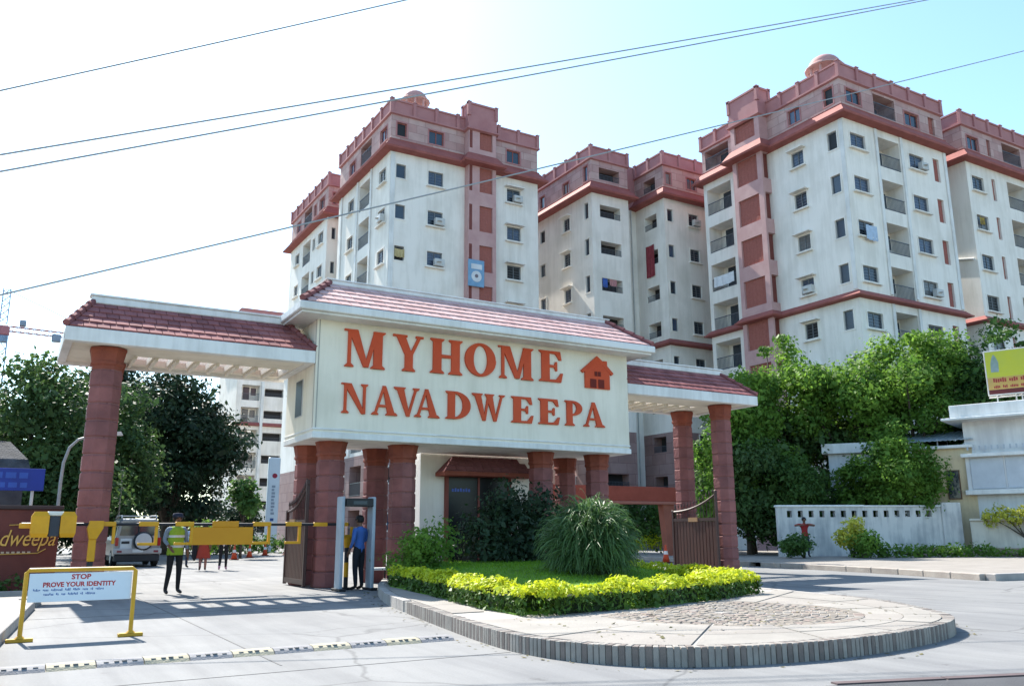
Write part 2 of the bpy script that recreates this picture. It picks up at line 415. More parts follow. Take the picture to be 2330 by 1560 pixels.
# slabs round the disc
HEDGE_IN = [(7.2, 16.9), (6.75, 14.3), (6.25, 11.9), (6.05, 10.45), (6.55, 10.02), (8.4, 10.28), (10.3, 10.82), (12.0, 11.55), (12.6, 11.9)]
def hit(C, a, segs):
    dx, dy = math.cos(a), math.sin(a); best = 99
    for (x1, y1), (x2, y2) in zip(segs, segs[1:]):
        ex, ey = x2 - x1, y2 - y1; den = dx * ey - dy * ex
        if abs(den) < 1e-9: continue
        t = ((x1 - C[0]) * ey - (y1 - C[1]) * ex) / den; u = ((x1 - C[0]) * dy - (y1 - C[1]) * dx) / den
        if t > 0 and -1e-6 <= u <= 1 + 1e-6: best = min(best, t)
    return best
INN2 = inset(EDGE, .155)
RD = 1.72
k = 0
NA = 15
for ia in range(NA):
    a0, a1 = 2 * math.pi * ia / NA + .1 + .006, 2 * math.pi * (ia + 1) / NA + .1 - .006
    angs = [a0 + (a1 - a0) * i / 6 for i in range(7)]
    outer = [min(hit(C0, a, INN2), hit(C0, a, HEDGE_IN) - .02) for a in angs]
    if max(outer) < RD + .35: continue
    r0 = RD + .16
    rings = [(r0, .5), (.5, 1.0)]
    for q, (f0, f1) in enumerate(rings):
        inn = [r0 if q == 0 else r0 + (o - r0) * f0 + .012 for o in outer]
        out = [max(i_ + .02, r0 + (o - r0) * f1 - .0) for i_, o in zip(inn, outer)]
        if min(o - r0 for o in outer) < .8:
            if q == 1: continue
            out = [max(i_ + .02, o) for i_, o in zip(inn, outer)]
        poly = [(C0[0] + r * math.cos(a), C0[1] + r * math.sin(a)) for r, a in zip(inn, angs)] + [(C0[0] + r * math.cos(a), C0[1] + r * math.sin(a)) for r, a in zip(out[::-1], angs[::-1])]
        b = MB(); dz = random.uniform(-.003, .003); b.prism(poly, lambda u, v, d: (u, v, d), IZ - .05, IZ + dz)
        obj('paving_slab', b, PAVE if (ia + q) % 3 else PAVE2, isl)
# slabs of the strip beside the drive
lk = [INN2[i] for i in range(10, 66, 7)]
for i in range(len(lk) - 1):
    a, b2 = lk[i], lk[i + 1]
    hx = lambda y: np.interp(y, [10.4, 11.9, 14.3, 16.9, 20.5], [6.02, 6.22, 6.72, 7.17, 8.6])
    if a[1] < 10.6: continue
    yb = max(b2[1], 10.55)
    b = MB(); b.prism([(a[0] + .01, a[1] - .012), (b2[0] + .01, yb), (max(b2[0] + .06, hx(yb) - .02), yb), (max(a[0] + .06, hx(a[1]) - .02), a[1] - .012)], lambda u, v, d: (u, v, d), IZ - .05, IZ - .002)
    obj('paving_slab', b, PAVE if i % 2 else PAVE2, isl)
# cobbles in rings
m = MB()
def cob(r0, r1, a0, a1, z):
    g = .012
    pts = [(r0 + g, a0 + g / r1), (r0 + g, a1 - g / r1), (r1 - g * .3, a1 - g / r1), (r1 - g * .3, a0 + g / r1)]
    P = [(C0[0] + r * math.cos(a), C0[1] + r * math.sin(a)) for r, a in pts]
    cx, cy = sum(p[0] for p in P) / 4, sum(p[1] for p in P) / 4
    lo = [(x, y, IZ - .04) for x, y in P]; mid = [(x, y, z - .008) for x, y in P]; hi = [(x + (cx - x) * .14, y + (cy - y) * .14, z) for x, y in P]
    m.add(lo + mid + hi, [(0, 1, 5, 4), (1, 2, 6, 5), (2, 3, 7, 6), (3, 0, 4, 7), (4, 5, 9, 8), (5, 6, 10, 9), (6, 7, 11, 10), (7, 4, 8, 11), (8, 9, 10, 11)], random.choice((0, 0, 0, 1, 2)))
r = .12
while r < RD - .02:
    na = max(6, int(2 * math.pi * r / .125)); ph = random.random()
    for i in range(na):
        if 2 * math.pi * (i + .5) / na + ph > 0: 
            a = 2 * math.pi * i / na + ph
            rr = r + .06
            if min(hit(C0, a, HEDGE_IN), 9) > rr + .1: cob(r, r + .118, a, a + 2 * math.pi / na, IZ + random.uniform(-.006, .004))
    r += .118
na = 60
for i in range(na):
    a = 2 * math.pi * i / na
    if hit(C0, a, HEDGE_IN) > RD + .25: cob(RD, RD + .15, a, a + 2 * math.pi / na, IZ + random.uniform(-.002, .003))
o = obj('cobbles', m, [COBB, PAVE2, mat('cobble_rose', (.25, .195, .17), (.18, .14, .12), 5)], isl); o['kind'] = 'stuff'

# lawn inside the hedge
LW = [(7.2, 17.5), (6.85, 14.5), (6.4, 12), (6.25, 10.6), (8.5, 10.6), (10.2, 11.1), (12.1, 11.9), (12.8, 14), (13.9, 17.8), (14.6, 20.2), (8.7, 20.2)]
def lawn_z(x, y): return IZ + .02 + .34 * np.clip((y - 11.2) / 5.5, 0, 1) * np.clip((x - 7.0) / 1.6, 0, 1) * np.clip((14.2 - x) / 1.6, 0, 1)
m = MB(); lx = [7.0 + .25 * k for k in range(33)]; ly = [10.9 + .25 * k for k in range(38)]
gv = [(x, y, float(lawn_z(x, y))) for y in ly for x in lx]; nxl = len(lx); fc = []
for j_ in range(len(ly) - 1):
    xa = float(np.interp(ly[j_], [10.9, 12, 14.5, 17.5, 20.2], [6.6, 6.6, 6.95, 7.4, 8.7])); xb = float(np.interp(ly[j_], [10.9, 11.9, 14, 17.8, 20.2], [11.0, 11.9, 12.7, 13.8, 14.5]))
    for i_ in range(nxl - 1):
        if lx[i_] >= xa - .2 and lx[i_ + 1] <= xb + .2 and ly[j_] > 10.6 + .28 * max(0, lx[i_ + 1] - 8.4): fc.append((j_ * nxl + i_, j_ * nxl + i_ + 1, (j_ + 1) * nxl + i_ + 1, (j_ + 1) * nxl + i_))
m.add(gv, fc); obj('lawn_turf', m, LAWN, isl)
m = MB(); m.prism(LW, lambda u, v, d: (u, v, d), IZ - .03, IZ + .012); obj('lawn_soil', m, LAWN, isl)
from_poly = np.array(LW)
def inside(P, poly):
    x, y = P[:, 0], P[:, 1]; r_ = np.zeros(len(P), bool); j = len(poly) - 1
    for i in range(len(poly)):
        xi, yi = poly[i]; xj, yj = poly[j]
        c = ((yi > y) != (yj > y)) & (x < (xj - xi) * (y - yi) / (yj - yi + 1e-12) + xi); r_ ^= c; j = i
    return r_
def blades(P, h, w, z):
    n = len(P); a = RNG.uniform(0, 2 * np.pi, n); hh = h * RNG.uniform(.5, 1.3, n); lean = RNG.normal(0, .4, (n, 2)) * hh[:, None]
    V = np.zeros((n, 3, 3)); V[:, 0, 0] = P[:, 0] - np.cos(a) * w; V[:, 0, 1] = P[:, 1] - np.sin(a) * w
    V[:, 1, 0] = P[:, 0] + np.cos(a) * w; V[:, 1, 1] = P[:, 1] + np.sin(a) * w
    V[:, 2, :2] = P + lean; V[:, :2, 2] = z; V[:, 2, 2] = z + hh
    return V.reshape(-1, 3), np.arange(3 * n).reshape(n, 3)
P = np.stack([RNG.uniform(6.2, 14.6, 26000), RNG.uniform(10.5, 20.2, 26000)], 1); P = P[inside(P, LW)]
V, F = blades(P, .06, .008, 0); V[:, 2] += np.repeat(lawn_z(P[:, 0], P[:, 1]) - .004, 3)
o = link('lawn_grass', raw_mesh('lawn_grass', V, F, leaf_mat('grass_blade', (.22, .40, .025), (.12, .25, .018), .45, 3))); tag(o, 'short bright green lawn grass inside the clipped hedge', 'grass', kind='stuff')

# pavement on the left of the drive
m = MB()
m.add([(-14, -6, 0), (.02, -6, 0), (.02, 12, 0), (.62, 18.4, 0), (.75, 19.6, 0), (-14, 19.6, 0), (-14, -6, .13), (.02, -6, .13), (.02, 12, .13), (.62, 18.4, .13), (.75, 19.6, .13), (-14, 19.6, .13)], [(6, 7, 8, 9, 10, 11), (1, 2, 8, 7), (2, 3, 9, 8), (3, 4, 10, 9), (4, 5, 11, 10)])
lp = struct('pavement', m, PAVE)
kb = MB(); kb.bbox(-.49, .49, -.001, .16, -.01, .15, .012); kbm = kb.mesh('kerb_stone', KSTONE)
pts = [(.02, 5), (.02, 12), (.62, 18.4), (.75, 19.6)]
def along(pts, step):
    for (x1, y1), (x2, y2) in zip(pts, pts[1:]):
        Ls = math.dist((x1, y1), (x2, y2)); k = 0.5 * step
        while k < Ls - .2 * step:
            yield x1 + (x2 - x1) * k / Ls, y1 + (y2 - y1) * k / Ls, math.atan2(y2 - y1, x2 - x1); k += step
for x, y, a in along(pts, 1.0): link('kerb_stone', kbm, lp, T((x + .05, y, .004)) @ Matrix.Rotation(a, 4, 'Z'))
# pavement on the right of the exit road
KR = [(22.3, 13.8), (23.35, 17.0), (23.95, 20.2), (24.5, 24.2), (25.2, 29), (26.2, 35)]
m = MB()
top = [(x + .1, y, .15) for x, y in KR] + [(50, 40, .15), (60, 20, .15), (60, 13.8, .15)]
m.add(top, [tuple(range(len(top)))]); rp_ = struct('footpath', m, PAVE2)
kb = MB(); kb.bbox(-.55, .55, -.34, 0, -.01, .17, .015); kbm2 = kb.mesh('kerb_stone', mat('kerb_stone_warm', (.36, .325, .285), (.27, .235, .21), 2, bump=.3))
for x, y, a in along(KR, 1.12): link('kerb_stone', kbm2, rp_, T((x, y, 0)) @ Matrix.Rotation(a, 4, 'Z'))
kb = MB(); kb.bbox(-.7, .7, 0, .3, -.01, .18, .015); kbm3 = kb.mesh('kerb_stone', KSTONE)
for k in range(10): link('kerb_stone', kbm3, rp_, T((23.1 + 1.42 * k, 13.35 - .18 * k, 0)) @ Matrix.Rotation(-.126, 4, 'Z'))

# dry leaves blown along the kerbs
def litter(n, seed):
    rng = np.random.default_rng(seed); P = []
    for i in range(n):
        if rng.random() < .6: q, d_ = on_edge(rng.uniform(.5, L[-1] - .5)); o_ = -abs(rng.normal(0, .18)) - .02; P.append((q[0] - d_[1] * o_, q[1] + d_[0] * o_, .006))
        else: P.append((rng.uniform(5.6, 12.4), rng.uniform(7.2, 10.2), IZ + .008))
    return np.array(P)
Pl = litter(420, 3); ok = (Pl[:, 2] < .1) | inside(Pl, np.array(INN)); Pl = Pl[ok]
V, F = leaf_quads(Pl, np.tile([0, 0, 1.0], (len(Pl), 1)), .045, .6, .25); V[:, 2] = np.maximum(V[:, 2], np.repeat(Pl[:, 2], 4) - .003)
o = link('fallen_leaves', raw_mesh('fallen_leaves', V, F, mat('dry_leaf', (.16, .12, .05), (.08, .09, .03), 9))); tag(o, 'dry leaves scattered on the island paving and along its kerb', 'leaves', kind='stuff')
# ------------------------------------------------------------------ the entrance gate
COLST = stone_cladding('column_stone', (.30, .125, .11), (.25, .10, .09), (.18, .07, .065), .5, .36)
BLK = mat('column_block', (.29, .108, .098), (.175, .064, .06), 1.6, rough=.75, bump=.5, detail=8, bscale=14)
BLK2 = mat('column_block_dark', (.245, .094, .088), (.15, .058, .056), 1.6, rough=.75, bump=.5, detail=8, bscale=14)
TERRA = mat('terracotta_paint', (.27, .075, .045), (.19, .05, .033), 2.5)
TILEB = mat('board_tile_sunlit', (.62, .42, .395), (.50, .31, .285), 2.0, rough=.85, bump=.2, spec=.1)  # same tile as the canopies, its colour lightened as if sunlit
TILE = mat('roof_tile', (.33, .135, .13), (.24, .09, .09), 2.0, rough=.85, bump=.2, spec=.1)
TILE2 = mat('roof_tile_dark', (.26, .105, .105), (.18, .07, .07), 2.0, rough=.85, bump=.2, spec=.1)
LETTER = mat('letter_red', (.60, .092, .036), (.52, .075, .03), 2, rough=.65, spec=.15)
gate = thing('entrance_gate', 'wide entrance gate with a big cream name board on red stone columns and tiled canopies', 'gate', (11, 21.5, 0))
OCT = math.pi / 8
def ring_block(name, r, h, mt):
    b = MB(); e = .022
    b.lathe((0, 0, 0), [(r - e, 0), (r, e), (r, h - e), (r - e, h)], 8, 0, OCT); return b.mesh(name, mt)
BLOCKS = [ring_block('block', .372, .335, BLK), ring_block('block', .372, .335, BLK2), ring_block('block', .366, .335, BLK)]
cb = MB(); cb.lathe((0, 0, 0), [(.352, 0), (.352, .08), (.395, .12), (.395, .16), (.375, .2), (.425, .43), (.435, .44), (.435, .5)], 8, 0, OCT)
CAPM = cb.mesh('capital', TERRA)
def column(x, y, z0, z1, s=1.0):
    b = MB(); b.lathe((x, y, 0), [(.345 * s, z0 - .1), (.345 * s, z1 - .5)], 8, 0, OCT)
    c = obj('column', b, COLST, gate)
    n = int((z1 - .5 - z0) / .36); h = (z1 - .5 - z0) / n
    for k in range(n):
        q = 1.07 if k == 0 else 1.0
        link('block', BLOCKS[(k * 2 + int(x)) % 3], c, T((x, y, z0 + k * h)) @ Matrix.Rotation(random.choice((0, 1, 2, 3)) * math.pi / 4, 4, 'Z') @ Matrix.Diagonal((s * q, s * q, h / .36, 1)))
    link('capital', CAPM, c, T((x, y, z1 - .5)) @ Matrix.Diagonal((s, s, 1, 1)))
for x, y, z0, z1, s in [(7.0, 21.1, 0, 3.6, .95), (8.97, 21.1, .02, 3.6, .95), (13.3, 21.1, .1, 3.6, .95), (15.3, 21.1, .1, 3.6, .95),
                        (6.82, 22.45, 0, 3.6, .92), (8.75, 22.45, 0, 3.6, .92), (15.15, 22.6, 0, 3.6, .9),
                        (1.65, 21.1, 0, 5.42, .94), (1.84, 22.9, 0, 5.42, .9), (20.47, 21.1, .05, 5.42, .97), (20.42, 22.95, .05, 5.42, .97)]:
    column(x, y, z0, z1, s)
# square red pier seen between the rear columns
b = MB(); b.bbox(14.0, 14.5, 23.3, 23.8, 0, 3.9, .02); obj('pier', b, TERRA, gate)

# ---- name board
SX0, SX1, SY, SYB, SZ0, SZ1 = 6.25, 15.95, 20.3, 22.75, 3.6, 6.56
b = MB()
b.box(SX0, SX1, SY, SYB, SZ0, SZ1)
board = obj('name_board', b, CREAM, gate)
b = MB()
b.bbox(SX0 - .03, SX1 + .03, SY - .05, SYB + .03, SZ0 - .04, SZ0 + .11, .012)
b.bbox(SX0 - .02, SX1 + .02, SY - .028, SYB + .02, SZ0 + .17, SZ0 + .215, .008)
obj('base_moulding', b, FASCIA, board)
b = MB(); b.box(SX0 + .05, SX0 + .075, SY - .008, SY, SZ0 + .22, SZ1); b.box(SX0 - .008, SX0, SY + .06, SY + .085, SZ0 + .22, SZ1)
obj('edge_strip', b, mat('seam', (.38, .36, .32), None, 2), board)
b = MB(); b.box(SX0 - .02, SX0 + .001, 21.26, 21.86, 4.20, 5.16); wf = obj('window', b, FRAME, board)
b = MB(); b.box(SX0 - .026, SX0 - .018, 21.29, 21.83, 4.22, 5.14); obj('pane', b, mat('slit_dark', (.012, .012, .014), None, 1, rough=.4, spec=.2), board)

def serif_letter(ch):
    """pieces of a bold roman capital of height 1; returns (list of polygons, advance)"""
    T_, t, s, o = .235, .085, .06, .075
    def stem(x0, x1, y0=0, y1=1): return [(x0, y0), (x1, y0), (x1, y1), (x0, y1)]
    def ser(x0, x1, y): return [(x0 - o, y), (x1 + o, y), (x1 + o, y + s), (x0 - o, y + s)]
    def foot(x0, x1): return [(x0 - o, 0), (x1 + o, 0), (x1 + o, .035), (x1, .10), (x0, .10), (x0 - o, .035)]
    def head(x0, x1): return [(x0 - o, 1), (x0 - o, .965), (x0, .90), (x1, .90), (x1 + o, .965), (x1 + o, 1)]
    def ringp(cx, cy, rx, ry, ix, iy, a0, a1, n=20):
        P = []
        for i in range(n):
            b0, b1 = a0 + (a1 - a0) * i / n, a0 + (a1 - a0) * (i + 1) / n
            P.append([(cx + rx * math.cos(b0), cy + ry * math.sin(b0)), (cx + rx * math.cos(b1), cy + ry * math.sin(b1)), (cx + ix * math.cos(b1), cy + iy * math.sin(b1)), (cx + ix * math.cos(b0), cy + iy * math.sin(b0))])
        return P
    if ch == 'H': return [stem(.08, .08 + T_), stem(.60, .60 + T_), [(.3, .46), (.62, .46), (.62, .55), (.3, .55)], foot(.08, .315), head(.08, .315), foot(.6, .835), head(.6, .835)], .915
    if ch == 'M': return [stem(.10, .10 + t), [(.09, 1), (.36, 1), (.66, .02), (.53, .02)], [(.55, .02), (.66, .02), (.92, 1), (.80, 1)], stem(.80, .80 + T_), foot(.10, .185), [(.0, 1), (.0, .95), (.2, .95), (.2, 1)], foot(.80, 1.035), head(.86, 1.035)], 1.12
    if ch == 'Y': return [[(.06, 1), (.33, 1), (.58, .42), (.36, .42)], [(.74, 1), (.84, 1), (.56, .42), (.46, .42)], stem(.345, .58, 0, .47), foot(.345, .58), ser(.06, .33, 1 - s), ser(.74, .82, 1 - s)], .90
    if ch == 'O': return ringp(.46, .5, .46, .53, .21, .45, 0, 2 * math.pi, 32), .92
    if ch == 'E': return [stem(.08, .08 + T_), [(.3, 0), (.66, 0), (.72, .30), (.66, .30), (.52, .09), (.3, .075)], [(.3, 1), (.64, 1), (.68, .72), (.62, .72), (.5, .91), (.3, .925)], [(.3, .47), (.46, .47), (.50, .36), (.545, .36), (.545, .66), (.50, .66), (.46, .55), (.3, .55)], foot(.08, .2), head(.08, .2)], .74
    if ch == 'N': return [stem(.10, .10 + t), [(.06, 1), (.33, 1), (.82, 0), (.70, 0)], stem(.74, .74 + t), foot(.10, .185), [(.0, 1), (.0, .95), (.2, .95), (.2, 1)], head(.74, .825)], .90
    if ch == 'A': return [[(.10, 0), (.19, 0), (.50, .98), (.42, 1)], [(.40, 1), (.52, 1), (.88, 0), (.61, 0)], [(.2, .27), (.66, .27), (.64, .35), (.22, .35)], foot(.10, .19), foot(.61, .88)], .95
    if ch == 'V': return [[(.04, 1), (.31, 1), (.56, 0), (.44, 0)], [(.74, 1), (.83, 1), (.54, 0), (.46, .02)], head(.04, .31), head(.74, .83)], .88
    if ch == 'D': return [stem(.08, .08 + T_)] + ringp(.30, .5, .54, .5, .28, .42, -math.pi / 2, math.pi / 2, 18) + [foot(.08, .2), head(.08, .2)], .86
    if ch == 'W': return [[(.04, 1), (.30, 1), (.50, 0), (.39, 0)], [(.58, .98), (.66, 1), (.50, 0), (.42, .02)], [(.50, 1), (.76, 1), (.94, 0), (.83, 0)], [(1.12, 1), (1.20, 1), (.93, 0), (.86, .02)], head(.04, .30), head(.55, .76), head(1.12, 1.2)], 1.26
    if ch == 'P': return [stem(.08, .08 + T_)] + ringp(.30, .70, .42, .30, .19, .225, -math.pi / 2, math.pi / 2, 16) + [foot(.08, .315), head(.08, .2)], .74
def letter(ch, xl, xr, zb, zt):
    P, adv = serif_letter(ch); b = MB()
    us = [u for p in P for u, v in p]; vs = [v for p in P for u, v in p]
    u0, su = min(us), (xr - xl) / (max(us) - min(us)); v0, sv = min(vs), (zt - zb) / (max(vs) - min(vs))
    for i, poly in enumerate(P):
        b.prism(poly, lambda u, v, dd: (xl + (u - u0) * su, SY - dd, zb + (v - v0) * sv), .0, .052 + .0007 * i)
    obj('letter', b, LETTER, board, label='raised red letter ' + ch)
def word(txt, ext, zb, zt):
    for ch, (a, c_) in zip(txt, ext):
        f = ((a + c_) / 2 - ext[0][0]) / (ext[-1][1] - ext[0][0])
        letter(ch, a, c_, zb[0] + (zb[1] - zb[0]) * f, zt[0] + (zt[1] - zt[0]) * f)
# extents of the letters along the board
word('MYHOME', [(6.95, 8.05), (8.27, 9.13), (9.34, 10.29), (10.37, 11.33), (11.42, 12.56), (12.76, 13.57)], (5.38, 5.52), (6.36, 6.42))
word('NAVADWEEPA', [(6.92, 7.62), (7.73, 8.43), (8.33, 9.04), (8.91, 9.63), (9.81, 10.55), (10.60, 11.62), (11.83, 12.55), (12.72, 13.44), (13.62, 14.22), (14.27, 15.03)], (4.21, 4.30), (4.97, 5.02))
# house emblem: gable house with two doors of darker red
b = MB(); hx = lambda u, v, d: (14.8 + u * .9, SY - d, 5.44 + v * .93)
b.prism([(-.5, 0), (.5, 0), (.5, .62), (-.5, .62)], hx, 0, .05)
b.prism([(-.66, .54), (-.58, .47), (0, .93), (.58, .47), (.66, .54), (.40, .77), (.40, .92), (.26, .92), (.26, .88), (0, 1.06)], hx, 0, .058)
b.prism([(-.5, .6), (.5, .6), (0, .97)], hx, 0, .054)
em = obj('house_emblem', b, LETTER, board)
b = MB()
for x in (-.30, .02): b.prism([(x, 0.02), (x + .24, 0.02), (x + .24, .30), (x, .30)], hx, .05, .06)
for x in (-.12, .02): b.prism([(x, .40), (x + .11, .40), (x + .11, .55), (x, .55)], hx, .05, .062)
obj('emblem_opening', b, mat('letter_dark', (.16, .02, .012), None, 3), board)

# ---- tiled slopes
tb = MB()
tb.add([(0, 0, 0), (1, 0, 0), (1, 1, 0), (0, 1, 0), (.02, 0, .15), (.5, 0, .165), (.98, 0, .15), (.02, 1, .03), (.5, 1, .045), (.98, 1, .03)],
       [(0, 3, 2, 1), (0, 1, 6, 5, 4), (4, 5, 8, 7), (5, 6, 9, 8), (1, 2, 9, 6), (2, 3, 7, 8, 9), (3, 0, 4, 7)])
TM = [tb.mesh('tile', TILE), tb.mesh('tile', TILE2)]; TMB = [tb.mesh('tile', TILEB), tb.mesh('tile', mat('board_tile_sunlit_worn', (.55, .35, .33), (.44, .26, .245), 2.0, rough=.85, bump=.2, spec=.1))]  # both board tones carry the painted sunlit lightening
def tiles(roof, xa0, xa1, xb0, xb1, y0, z0, y1, z1, courses, w):
    """front slope from eave (y0, z0; x from xa0 to xa1) to ridge (y1, z1; x from xb0 to xb1)"""
    Ls = math.hypot(y1 - y0, z1 - z0); ang = math.atan2(z1 - z0, y1 - y0); ch = Ls / courses
    for c in range(courses):
        f = c / courses; f2 = (c + 1) / courses
        l, r = xa0 + (xb0 - xa0) * f2, xa1 + (xb1 - xa1) * f2
        l -= (xb0 - xa0) * .35 / courses; r -= (xb1 - xa1) * .35 / courses
        n = max(1, round((r - l) / w)); ww = (r - l) / n
        for i in range(n):
            M = T((l + i * ww + .004, y0 + (y1 - y0) * f, z0 + (z1 - z0) * f + .012)) @ Matrix.Rotation(ang - .03 + random.uniform(-.006, .006), 4, 'X') @ Matrix.Diagonal((ww - .008, ch * 1.08, .13 if z0 > 6 else .20, 1))
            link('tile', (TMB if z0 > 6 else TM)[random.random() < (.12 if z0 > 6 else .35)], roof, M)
def hip_roof(name, x0, x1, y0, y1, z0, tx0, tx1, ty0, ty1, z1, courses, w, open_back=False):
    b = MB()
    B = [(x0, y0, z0), (x1, y0, z0), (x1, y1, z0), (x0, y1, z0)]; U = [(tx0, ty0, z1), (tx1, ty0, z1), (tx1, ty1, z1), (tx0, ty1, z1)]
    b.add(B + U, [(0, 1, 5, 4), (1, 2, 6, 5), (2, 3, 7, 6), (3, 0, 4, 7), (4, 5, 6, 7), (0, 3, 2, 1)])
    r = obj(name, b, TILE2, gate)
    tiles(r, x0, x1, tx0, tx1, y0, z0, ty0, z1, courses, w)
    # hip tiles stepping down both front hips
    for (p, q) in (((x0, y0, z0), (tx0, ty0, z1)), ((x1, y0, z0), (tx1, ty0, z1))):
        p, q = Vector(p), Vector(q); d = q - p; n = courses
        for k in range(n):
            a, e = p + d * (k / n), p + d * ((k + 1.1) / n)
            hb = MB(); hb.tube([a + Vector((0, 0, .07)), e + Vector((0, 0, .045))], [.085, .06], 6); obj('hip_tile', hb, TILE2, r)
    return r
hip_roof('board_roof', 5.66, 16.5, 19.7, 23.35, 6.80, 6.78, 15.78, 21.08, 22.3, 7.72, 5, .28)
b = MB(); b.bbox(6.70, 15.86, 21.06, 22.36, 7.72, 7.83, .015); b.bbox(6.66, 15.92, 21.03, 22.42, 7.83, 7.87, .012); obj('ridge_coping', b, FASCIA, gate)
b = MB(); b.bbox(5.60, 16.56, 19.64, 23.41, 6.59, 6.79, .02); b.bbox(5.68, 16.48, 19.74, 23.3, 6.53, 6.59, .01); obj('eave_fascia', b, FASCIA, gate)

def canopy(x0, x1, openings, xr0, xr1, tag_):
    Y0, YB = 20.3, 23.3
    b = MB(); ya, yb = 21.75, 22.85
    b.box(x0, x1, Y0 + .03, ya, 5.44, 5.58); b.box(x0, x1, yb, YB, 5.44, 5.58)
    xs = [x0] + [v for o_ in openings for v in (o_, o_ + .32)] + [x1]
    for i in range(0, len(xs), 2): b.box(xs[i], xs[i + 1], ya, yb, 5.44, 5.58)
    # downstand ribs beside the openings
    for o_ in openings:
        b.box(o_ - .10, o_ - .03, ya - .1, yb + .1, 5.36, 5.44)
    c = obj('canopy', b, CREAM, gate)
    b = MB(); b.bbox(x0, x1, Y0, Y0 + .22, 5.40, 5.71, .012); b.bbox(x0, x1, YB - .2, YB, 5.36, 5.71, .012)
    b.bbox(x0 - .004, x0 + .18, Y0 + .222, YB - .202, 5.40, 5.705, .01); b.bbox(x1 - .18, x1 + .004, Y0 + .222, YB - .202, 5.40, 5.705, .01)
    obj('fascia', b, FASCIA, c)
    hip_roof('canopy_roof', x0, x1, Y0 + .02, 21.74, 5.71, xr0, xr1, 21.44, 21.7, 6.55, 5, .27)
    b = MB(); b.bbox(xr0 - .05, xr1 + .05, 21.40, 21.72, 6.55, 6.72, .02); b.bbox(xr0 - .09, xr1 + .09, 21.37, 21.74, 6.72, 6.77, .012)
    obj('canopy_coping', b, FASCIA, gate)
canopy(.70, 6.24, [2.35 + .475 * k for k in range(8)], 1.26, 5.78, 'left')
canopy(15.96, 21.45, [16.35 + .475 * k for k in range(8)], 16.6, 20.9, 'right')

# ---- security booth behind the columns
booth = thing('security_booth', 'white guard booth with a red framed dark window and small tiled hood', 'booth', (12.2, 24, 0))
b = MB(); b.box(10.25, 14.0, 22.8, 25.0, 0, 3.56); obj('wall', b, WHITE, booth)
b = MB(); b.box(11.02, 11.12, 22.70, 22.8, .2, 3.0); b.box(13.14, 13.24, 22.70, 22.8, .2, 3.0); b.box(11.12, 13.14, 22.71, 22.8, 2.9, 3.0); b.box(12.1, 12.16, 22.72, 22.8, .2, 2.9)
wfr = obj('window_frame', b, mat('frame_red', (.24, .075, .06), None, 2), booth)
b = MB(); b.box(11.12, 12.1, 22.745, 22.79, .2, 2.9); b.box(12.16, 13.14, 22.745, 22.79, .2, 2.9); obj('pane', b, mat('booth_glass', (.010, .012, .014), None, 1, rough=.25, spec=.25), wfr)
b = MB()
for k in range(7): b.box(11.24 + k * .09, 11.30 + k * .09, 22.738, 22.744, 2.47, 2.55 + .02 * (k % 2))
obj('lettering', b, mat('lettering_blue', (.10, .16, .5), None, 2), booth)
b = MB(); b.add([(10.75, 22.15, 3.02), (13.85, 22.15, 3.02), (13.85, 22.8, 3.02), (10.75, 22.8, 3.02), (11.2, 22.5, 3.45), (13.2, 22.5, 3.45), (13.2, 22.8, 3.45), (11.2, 22.8, 3.45)],
      [(0, 3, 2, 1), (4, 5, 6, 7), (0, 1, 5, 4), (1, 2, 6, 5), (2, 3, 7, 6), (3, 0, 4, 7)])
hood = obj('hood', b, TILE2, booth)
for c in range(3):
    for i in range(10):
        f = c / 3; l = 10.75 + .45 * (c + .4) / 3; r = 13.85 - .65 * (c + .4) / 3; ww = (r - l) / 10
        link('tile', TM[1], hood, T((l + i * ww, 22.15 + .35 * f, 3.03 + .43 * f)) @ Matrix.Rotation(math.atan2(.43, .35), 4, 'X') @ Matrix.Diagonal((ww - .01, .19, .3, 1)))
b = MB(); b.bbox(10.72, 13.88, 22.12, 22.8, 2.90, 3.02, .012); obj('hood_fascia', b, TERRA, booth)

